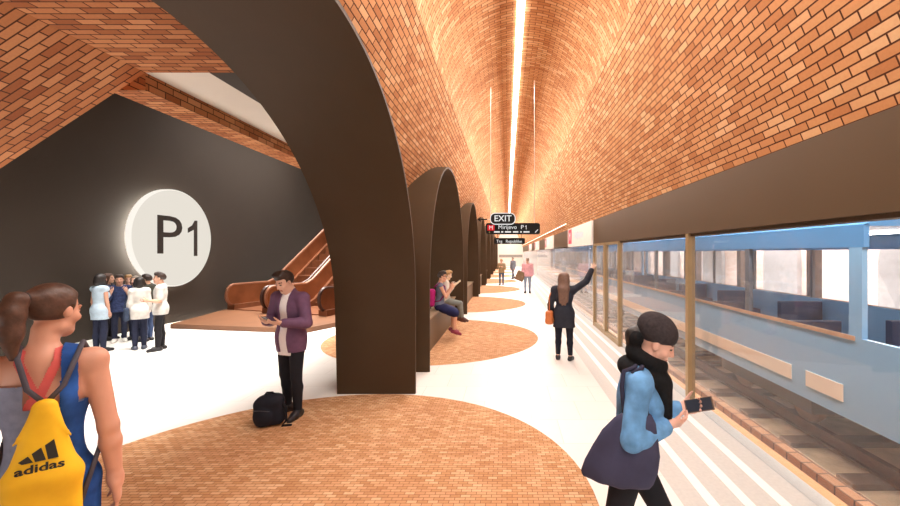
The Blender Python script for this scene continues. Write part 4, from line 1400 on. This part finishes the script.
tote = sling(tb, F, [-0.03, -0.08, -0.14, -0.19, -0.23, -0.25, -0.24], [0.10, 0.12, 0.13, 0.14, 0.13, 0.11, 0.09], zs, 0.06, 'tote_bag', C('navy_tote', (66, 66, 90), 0.85, 0.15, 6))
s0 = P.sh[1] + F @ nv(-0.015, -0.01, 0.085)
for dy in (-0.03, 0.08):
    MB().tube([tb + F @ nv(0.0, dy, 0.16), (tb + F @ nv(0.0, dy, 0.2)) * .5 + s0 * .5 + F @ nv(0.02, -0.03 + dy * .4, 0.0), s0 + F @ nv(0.04, -0.05 + dy * .4, -0.02), s0 + F @ nv(0.02, dy * .3, 0.0), s0 + F @ nv(-0.03, dy * .3, -0.005)], 0.012).build('strap', C('navy_strap', (52, 52, 72)), tote, True)
tag(tote, 'large navy cloth tote bag on the denim jacket woman\'s shoulder', 'bag')

# ---- seated pair
Zs = 9.15
P = Person(1.66, (-1.55, Zs), -78, female=True, h=0.0115, sit=0.70, lean=4, skin='tan', skin_col=(220, 168, 140), head=(-10, -4, 0),
           arms=[((-0.16, 0.40, -1), (0.28, 0.62, 0.85)), ((0.16, 0.45, -1), (-0.25, 0.62, 0.85))],
           hands=[{'dir': (0.4, 0.4, 0.9), 'palm': (0.7, -0.5, 0.2), 'curl': 30}, {'dir': (-0.4, 0.4, 0.9), 'palm': (-0.7, -0.5, 0.2), 'curl': 30}],
           legs=[((-0.12, 1, -0.42), (0.0, -0.18, -1)), ((0.12, 1, -0.42), (0.0, -0.10, -1))], feet=[(-0.1, 1, -0.3), (0.1, 1, -0.3)])
P.body()
P.hair('short', HAIR['dark'], g=0.016)
P.top('sleeveless_top', C('slate', (104, 110, 128)), 0.012, (0, 0), -0.05)
P.bottom('skirt', C('navy_skirt', (38, 40, 78)), 0.016, 0.95, 0.03, True)
P.shoes(pm('shoe_plum', (128, 40, 66), 0.5), 0.006)
gl = MB()
for sx in (-1, 1):
    gl.prism([P.hp(sx * 0.034 + 0.026 * math.cos(a), 0.099, 0.004 + 0.021 * math.sin(a)) for a in [2 * math.pi * k / 12 for k in range(12)]], P.Rh @ nv(0, 0.006, 0))
    gl.tube([P.hp(sx * 0.055, 0.098, 0.012), P.hp(sx * 0.082, 0.0, 0.01)], 0.004)
gl.tube([P.hp(-0.01, 0.102, 0.012), P.hp(0.01, 0.102, 0.012)], 0.004)
gl.build('sunglasses', pm('shades', (22, 20, 22), 0.2), P.root)
P.done('seated woman in sunglasses, slate top and navy skirt drinking on the bench')
cp = (P.palm[0][0] + P.palm[1][0]) / 2 + nv(0.03, 0, 0.05)
cup = MB().lathe([(0.024, -0.05), (0.033, 0.05), (0.036, 0.055)], tuple(cp), 'Z', 16).build('cup', pm('paper_cup', (222, 206, 190), 0.6), None, True)
tag(cup, 'pale cup held at the mouth of the seated woman in sunglasses', 'cup')
k = P.up(0.02, -0.19, 0.17)
B = Blob(); B.box(k, nv(0.13, 0.075, 0.20), P.Rs, 0.06, 0.02); B.ell(P.up(0.02, -0.26, 0.10), nv(0.10, 0.05, 0.10), P.Rs, 0.03)
bp_ = B.build('backpack', C('magenta', (176, 36, 112), 0.7), 0.0115)
for sx in (-1, 1):
    MB().tube([P.up(sx * 0.09, -0.15, 0.42), P.up(sx * 0.11, -0.03, 0.545), P.up(sx * 0.11, 0.10, 0.46), P.up(sx * 0.12, 0.12, 0.3), P.up(sx * 0.15, 0.0, 0.12), P.up(sx * 0.11, -0.15, 0.08)], 0.014).build('strap', C('magenta_dark', (120, 26, 84)), bp_, True)
MB().tube([P.up(0.12, -0.2, 0.08), P.up(0.14, -0.2, -0.08)], 0.01).build('strap', C('black_strap', (40, 30, 36)), bp_)
tag(bp_, 'magenta backpack worn by the woman sitting on the bench', 'backpack')

Z2 = 10.25
P = Person(1.62, (-1.58, Z2), -84, h=0.012, sit=0.70, lean=2, skin='pale', skin_col=(232, 200, 170), head=(8, -18, 0),
           arms=[((-0.16, 0.15, -1), (0.30, 0.55, 0.55)), ((0.16, 0.15, -1), (-0.30, 0.55, 0.55))],
           hands=[{'palm': (0.6, -0.2, 0.6), 'curl': 25}, {'palm': (-0.6, -0.2, 0.6), 'curl': 25}],
           legs=[((-0.10, 1, -0.25), (0.0, -0.05, -1)), ((0.06, 1, -0.16), (-0.15, 0.12, -1))], feet=[(0, 1, -0.3), (0, 1, -0.3)])
P.body()
P.hair('short', HAIR['blond'], g=0.014)
P.top('shirt', C('pale_grey', (206, 200, 190)), 0.016, (1.9, 1.9), -0.06, 0.006)
P.bottom('trousers', C('grey_green', (132, 138, 132)), 0.014, 1.9)
P.shoes(pm('shoe_brown', (86, 56, 52), 0.5), 0.008)
P.done('seated person in pale shirt and grey trousers reading on the bench')
q = (P.palm[0][0] + P.palm[1][0]) / 2 + nv(0.07, 0, 0.03)
u_ = P.Rz @ nv(1, 0, 0); v_ = unit(P.Rz @ nv(0, 0.6, 0.5)); n3 = np.cross(u_, v_)
M_ = Matrix([[u_[i], v_[i], n3[i], q[i]] for i in range(3)] + [[0, 0, 0, 1]])
bk = MB()
bk.prism([(-0.17, -0.11, 0.03), (0, -0.11, 0), (0.17, -0.11, 0.03), (0.17, -0.11, 0.038), (0, -0.11, 0.012), (-0.17, -0.11, 0.038)], (0, 0.23, 0), M_)
tag(bk.build('open_book', pm('paper', (240, 230, 206), 0.7)), 'open pale booklet held by the reading person on the bench', 'book')

# ---- the group under the round sign
def stand(x, D, top, face, **kw):
    H = 2 - (top - 253) * D / 400.0
    kw.setdefault('h', 0.0125)
    return Person(H, (at(x, D), D), face, **kw)
GR = 'people standing together under the round sign'
navy = C('navy_jeans', (40, 44, 64)); blk = C('black_trousers2', (34, 32, 36))
relaxed = [((-0.14, 0.0, -1), (0.02, 0.22, -1)), ((0.14, 0.0, -1), (-0.02, 0.22, -1))]
def fold(side=1): return [((-0.2, 0.15, -1), (0.5, 0.75, 0.35)), ((0.2, 0.15, -1), (-0.5, 0.75, 0.35))]
tomouth = [((-0.22, 0.30, -1), (0.35, 0.55, 0.9)), ((0.22, 0.30, -1), (-0.35, 0.55, 0.9))]

P = stand(100, 8.1, 274, -2, female=True, arms=relaxed, feet=[(-0.1, 1, 0), (0.3, 1, 0)], skin='a', skin_col=(206, 156, 132), build=0.76)
P.body(); P.hair('bob', HAIR['black']); P.top('tunic', C('ice_blue', (186, 206, 222)), 0.018, (0, 0), -0.20, 0.012)
P.bottom('jeans', navy, 0.01); P.shoes(M_black_shoe, 0.01)
P.done('woman with black bob in long ice blue sleeveless tunic, leftmost of the group', group=GR)
P = stand(108, 9.2, 273.5, -70, female=True, arms=fold(), skin='b', skin_col=(224, 178, 152), build=0.9)
P.body(); P.hair('long', HAIR['brown'], 0.34); P.top('jacket', C('charcoal', (52, 50, 58)), 0.02, (1.9, 1.9), -0.10, 0.01)
P.bottom('trousers', blk, 0.01); P.shoes(M_black_shoe, 0.01)
P.done('long haired woman in charcoal jacket behind the ice blue tunic', group=GR)
P = stand(119.5, 9.0, 275.2, 221, arms=tomouth, skin='c', skin_col=(220, 170, 146), hands=[{'palm': (0.6, -0.6, 0.2), 'curl': 30}] * 2, build=0.88)
P.body(); P.hair('short', HAIR['dark']); P.top('shirt', C('plaid_blue', (52, 62, 98), 0.8, 0.4, 22), 0.018, (1.3, 1.3), -0.14, 0.01)
P.bottom('trousers', navy, 0.01); P.shoes(M_sole, 0.01)
P.done('man in dark blue checked shirt with both hands raised to his mouth', group=GR)
P = stand(128.5, 9.6, 275.3, 225, arms=[tomouth[0], relaxed[1]], skin='d', skin_col=(232, 190, 168), hands=[{'palm': (0.6, -0.6, 0.2), 'curl': 30}, None], build=0.86)
P.body(); P.hair('short', HAIR['blond']); P.top('t_shirt', C('off_white', (222, 218, 214)), 0.016, (0.5, 0.5), -0.12, 0.01)
P.bottom('trousers', C('grey_trousers', (92, 90, 98)), 0.01); P.shoes(M_black_shoe, 0.01)
P.done('fair haired person in off-white t-shirt with one hand at the mouth', group=GR)
P = stand(135.5, 9.25, 276.0, 190, build=0.86, arms=relaxed, skin='e', skin_col=(226, 186, 164), female=True)
P.body(); P.hair('bob', HAIR['grey']); P.top('jumper', C('grey_knit', (122, 120, 126)), 0.018, (1.9, 1.9), -0.10, 0.008)
P.bottom('jeans', navy, 0.01); P.shoes(M_black_shoe, 0.01)
P.done('grey haired woman in grey jumper mostly hidden behind the white blouse', group=GR)
P = stand(139.5, 8.3, 277, 45, female=True, arms=relaxed, skin='f', skin_col=(212, 164, 140), build=0.76)
P.body(); P.hair('bob', HAIR['black']); P.top('blouse', C('white_blouse', (226, 222, 216)), 0.02, (1.85, 1.85), -0.19, 0.016, skirt=0.012)
P.bottom('jeans', navy, 0.01); P.shoes(pm('shoe_slate', (66, 72, 88), 0.5), 0.01)
P.done('woman seen from behind in long white blouse and navy jeans', group=GR)
c = P.hip[0] + P.Rz @ nv(-0.14, -0.02, -0.02)
B = Blob(); B.box(c, (0.04, 0.08, 0.13), P.Rz, 0.03, 0.02); B.ell(c + nv(0, 0, -0.07), (0.045, 0.09, 0.08), P.Rz, 0.03)
bg_ = B.build('handbag', C('blue_bag', (62, 72, 92)), 0.0125)
MB().tube([c + nv(0, -0.06, 0.12), P.sh[0] + nv(-0.03, 0, 0.07), c + nv(0, 0.06, 0.12)], 0.012).build('strap', C('blue_strap', (50, 58, 76)), bg_)
tag(bg_, 'blue-grey shoulder bag of the woman in the white blouse', 'handbag')
P = stand(147.5, 9.1, 274.6, 100, arms=fold(), skin='g', skin_col=(216, 168, 142), build=0.92)
P.body(); P.hair('short', HAIR['dark'], g=0.018); P.top('jacket', C('dark_green', (58, 60, 52)), 0.022, (1.9, 1.9), -0.16, 0.012)
P.bottom('jeans', C('blue_jeans', (62, 78, 112)), 0.01); P.shoes(M_black_shoe, 0.01)
P.done('dark haired man in dark green jacket among the group', group=GR)
P = stand(160.5, 8.25, 272.6, 128, arms=[((-0.12, 0.05, -1), (-0.5, 0.5, 0.12)), ((0.1, -0.1, -1), (0.0, 0.18, -1))], skin='h', skin_col=(222, 172, 146), build=0.80,
          legs=[((-0.05, 0.10, -1), (-0.02, 0.0, -1)), ((0.05, 0.0, -1), (0.02, -0.06, -1))])
P.body(); P.hair('short', HAIR['dark']); P.top('t_shirt', C('white_tee', (232, 230, 226)), 0.016, (0.75, 0.75), -0.12, 0.014)
P.bottom('trousers', blk, 0.01); P.shoes(M_black_shoe, 0.01)
P.done('man in white t-shirt and black trousers, rightmost of the group', group=GR)

# ---- three people far along the platform
P = stand(527.5, 20.0, 258.2, 175, h=0.018, arms=relaxed, skin='i', skin_col=(214, 168, 148), build=1.1)
P.body(); P.hair('short', HAIR['grey']); P.top('jumper', C('dusty_pink', (214, 160, 166)), 0.02, (1.9, 1.9), -0.10, 0.01)
P.bottom('jeans', C('pale_jeans', (132, 144, 162)), 0.01); P.shoes(M_black_shoe, 0.01)
P.done('person in dusty pink jumper and pale jeans far along the platform')
c = P.wr[1] + nv(-0.12, 0, -0.02)
B = Blob(); B.box(c, (0.22, 0.06, 0.24), roty(0.4), 0.05, 0.02)
tag(B.build('tote_bag', C('brown_bag', (128, 104, 82)), 0.018), 'brown bag held by the person in the dusty pink jumper', 'bag')
P = stand(501.5, 25.0, 259.3, 170, h=0.02, arms=fold(), skin='j', skin_col=(216, 170, 140), build=1.1)
P.body(); P.hair('short', HAIR['blond'], g=0.03); P.top('jumper', C('ochre_grey', (158, 138, 106)), 0.02, (1.9, 1.9), -0.10, 0.01)
P.bottom('jeans', C('slate_jeans', (78, 92, 112)), 0.01); P.shoes(M_black_shoe, 0.01)
P.done('fair haired person in ochre top near the far arches')
P = stand(513, 31.0, 257.2, 130, h=0.02, arms=relaxed, skin='k', skin_col=(206, 160, 140), build=1.1,
          legs=[((-0.02, 0.3, -1), (0, 0.1, -1)), ((0.02, -0.2, -1), (0, -0.4, -1))])
P.body(); P.hair('short', HAIR['grey']); P.top('coat', C('steel_coat', (122, 128, 140)), 0.024, (1.9, 1.9), -0.2, 0.014)
P.bottom('trousers', C('grey_legs', (96, 98, 106)), 0.01); P.shoes(M_black_shoe, 0.01)
P.done('walking person in grey coat, farthest along the platform')

# ---- woman in the foreground with the yellow bag
Zf = 1.74
fx = at(44, Zf)
P = Person(1.88, (fx, Zf), 40, female=True, h=0.0075, build=0.84, head=(-40, -6, 0), hs=0.86, skin='warm', skin_col=(216, 158, 132),
           arms=[((-0.16, -0.04, -1), (0.0, 0.16, -1)), ((0.17, -0.05, -1), (0.08, 0.10, -1))])
P.body()
P.hair('tail', HAIR['brown'], g=0.012)
B = Blob(); ta = P.tail_at; s = P.s; F = P.Rh
B.chain([ta, ta + F @ nv(0, -0.025, -0.005), ta + F @ nv(0.0, -0.04, -0.06), ta + F @ nv(0, -0.035, -0.14), ta + F @ nv(0.0, -0.015, -0.24)], [0.024, 0.034, 0.042, 0.038, 0.012], 0.02)
B.build('ponytail', HAIR['brown'], 0.0075, P.root)
B = Blob(); B.ell(ta + F @ nv(0, -0.005, 0), (0.032, 0.016, 0.032), F, 0.01)
B.build('hair_tie', pm('hair_tie', (30, 26, 28), 0.7), 0.006, P.root)
def loc(Cc): return ((Cc - P.pelw) @ P.Rs) / np.array([P.b, P.s, P.s])
P.pelw = P.up(0, 0, 0)
def shell(name, mat, g, keep):
    B = Blob(); P.torso_ops(B, g * P.s)
    for i in range(2): P.leg_ops(B, i, g * P.s, 1.9, 0.05)
    return B.build(name, mat, 0.005, P.root, None, lambda Cc: keep(loc(Cc)))
def k_coral(L):
    z = L[:, 2]; ax = np.abs(L[:, 0])
    line = np.clip((z - 0.36) / 0.15, 0, 1) * 0.062
    return (L[:, 1] < 0.03) & (((z > 0.36) & (np.abs(ax - line) < 0.017)) | ((z <= 0.37) & (z > 0.26) & (ax < 0.03 + (0.37 - z) * 0.5))) | ((L[:, 1] > 0.02) & (z > 0.26) & (z < 0.40)) | ((z > 0.24) & (z < 0.28))
shell('sports_top', C('coral', (226, 104, 100), 0.7, 0.1), 0.007, k_coral)
def k_tank(L):
    x, z = L[:, 0], L[:, 2]
    return (z < 0.33) & (z > -0.1) | ((x < -0.045) & (z < 0.42))
shell('tank_top', C('grey_tank', (136, 142, 166), 0.8, 0.15, 30), 0.011, k_tank)
def k_over(L):
    x, z = L[:, 0], L[:, 2]
    strap = (x > 0.070) & (x < 0.125) & (z > 0.2)
    bib = (z < 0.05) | ((x > -0.02) & (z < 0.30 + 0.2 * np.maximum(x - 0.02, 0)))
    front = (L[:, 1] > 0.03) & (z < 0.36)
    return strap | bib | front
ov = shell('overalls', C('overall_blue', (40, 82, 154), 0.8, 0.55, 9), 0.018, k_over)
c = P.up(0.062, -0.112, 0.262)
MB().lathe([(0.001, -0.006), (0.016, -0.004), (0.018, 0.0), (0.016, 0.004), (0.001, 0.006)], tuple(c), 'Y', 16).build('button', pm('button_dark', (28, 30, 44), 0.4), ov)
P.shoes(M_sole, 0.008)
P.done('woman with ponytail, coral sports top and blue overalls in the foreground, seen from behind')
# yellow drawstring bag
F = P.Rs
B = Blob()
q = lambda x, y, z: P.up((x + 0.028) / P.b, y / P.s, (z + 0.035) / P.s)
for sx in (-1, -0.5, 0, 0.5, 1):
    B.cone(q(sx * 0.012, -0.165, 0.335), q(sx * 0.066, -0.19, 0.06), 0.018, 0.042, 0.03)
    B.cone(q(sx * 0.066, -0.19, 0.06), q(sx * 0.066, -0.185, -0.13), 0.042, 0.045, 0.04)
for k in range(5):
    a = (k - 2) * 0.022
    B.cone(q(a * 0.4, -0.183, 0.32), q(a * 1.8, -0.196, 0.21), 0.006, 0.003, 0.02)
bag = B.build('drawstring_bag', C('yellow', (252, 192, 42), 0.6, 0.12, 7), 0.007)
for sx in (-1, 1):
    MB().tube([q(0, -0.15, 0.345), q(sx * 0.05, -0.145, 0.41), q(sx * 0.085, -0.095, 0.53), q(sx * 0.092, -0.02, 0.567), q(sx * 0.10, 0.085, 0.50), q(sx * 0.125, 0.13, 0.32), q(sx * 0.155, 0.05, 0.12), q(sx * 0.10, -0.16, -0.10)], 0.0095).build('cord', C('cord_grey', (84, 80, 88)), bag, True)

ink = pm('logo_black', (44, 38, 30), 0.6)
bx_ = F @ nv(1, 0, 0); bz_ = F @ unit((0, 0.178, 1)); bn_ = np.cross(bz_, bx_)
face0 = q(0, -0.228, 0.13)
def bp2(x, z, e=0.0): return tuple(face0 + bx_ * x + bz_ * z - (F @ nv(0, 1, 0)) * e)
for x0, h0, h1 in ((-0.048, 0.022, 0.038), (-0.014, 0.045, 0.062), (0.020, 0.068, 0.085)):
    MB().prism([bp2(x0 + 0.028, 0.012, 0.001), bp2(x0, 0.012, 0.001), bp2(x0 - 0.010 + 0.0, h0, 0.001), bp2(x0 + 0.014, h1, 0.001)][::-1], tuple(-(F @ nv(0, 1, 0)) * 0.003)).build('logo_bar', ink, bag)
text_obj('adidas', 0.043, 'lettering', ink, frame(bp2(0, -0.014, 0.003), bx_, bz_), bag, 0.003, 1.25, 0.001)
tag(bag, 'yellow drawstring bag with three black bars on the ponytailed woman\'s back', 'bag')
# ------------------------------------------------------------------ light
w = bpy.data.worlds.new('world'); S.world = w
w.use_nodes = True
bg = w.node_tree.nodes['Background']
bg.inputs['Color'].default_value = lin((255, 246, 234))
bg.inputs['Strength'].default_value = WORLD
def area(name, loc, sx, sy, power, rot=(0, 0, 0), col=(255, 249, 243), spread=180):
    l = bpy.data.lights.new(name, 'AREA')
    l.shape = 'RECTANGLE'; l.size = sx; l.size_y = sy; l.energy = power
    l.color = lin(col)[:3]
    l.spread = math.radians(spread)
    o = bpy.data.objects.new(name, l)
    o.location = loc; o.rotation_euler = rot
    COL.objects.link(o)
    return o
for k in range(7):
    y = 2 + 8.4 * k
    area('vault_area_light', (0.215, y + 2, VTOP - 0.08), 0.3, 8.0, 330 + 60 * k)
for y, p in ((7.0, 420), (13.5, 420), (24, 700), (40, 700)):
    area('hall_lamp', (-5.6, y, 7.9), 2.0, 4.0, p, spread=75)
for y, p in ((4, 750), (14, 800), (26, 900), (42, 900)):
    area('platform_fill', (8.8, y, 4.1), 1.5, 8.0, p)  # added fill that brightens the opposite platform
for y in (4, 12, 20, 30, 42):
    area('track_fill', (3.25, y, 4.1), 0.3, 7.0, 450)  # added fill that lifts the trackbed and the train side
area('wall_fill', (-7.9, 15.0, 7.9), 1.2, 6.0, 480, spread=110)  # fill light added over the escalators to brighten the hall wall
# fill lights added unseen behind the viewpoint to brighten ceilings and figures
area('ceiling_fill', (-4.5, -1.6, 0.4), 3.0, 0.8, 120, (math.radians(165), 0, 0))
area('vault_area_light', (0.2, -2.5, 5.6), 2.0, 2.0, 330, (math.radians(30), 0, 0))
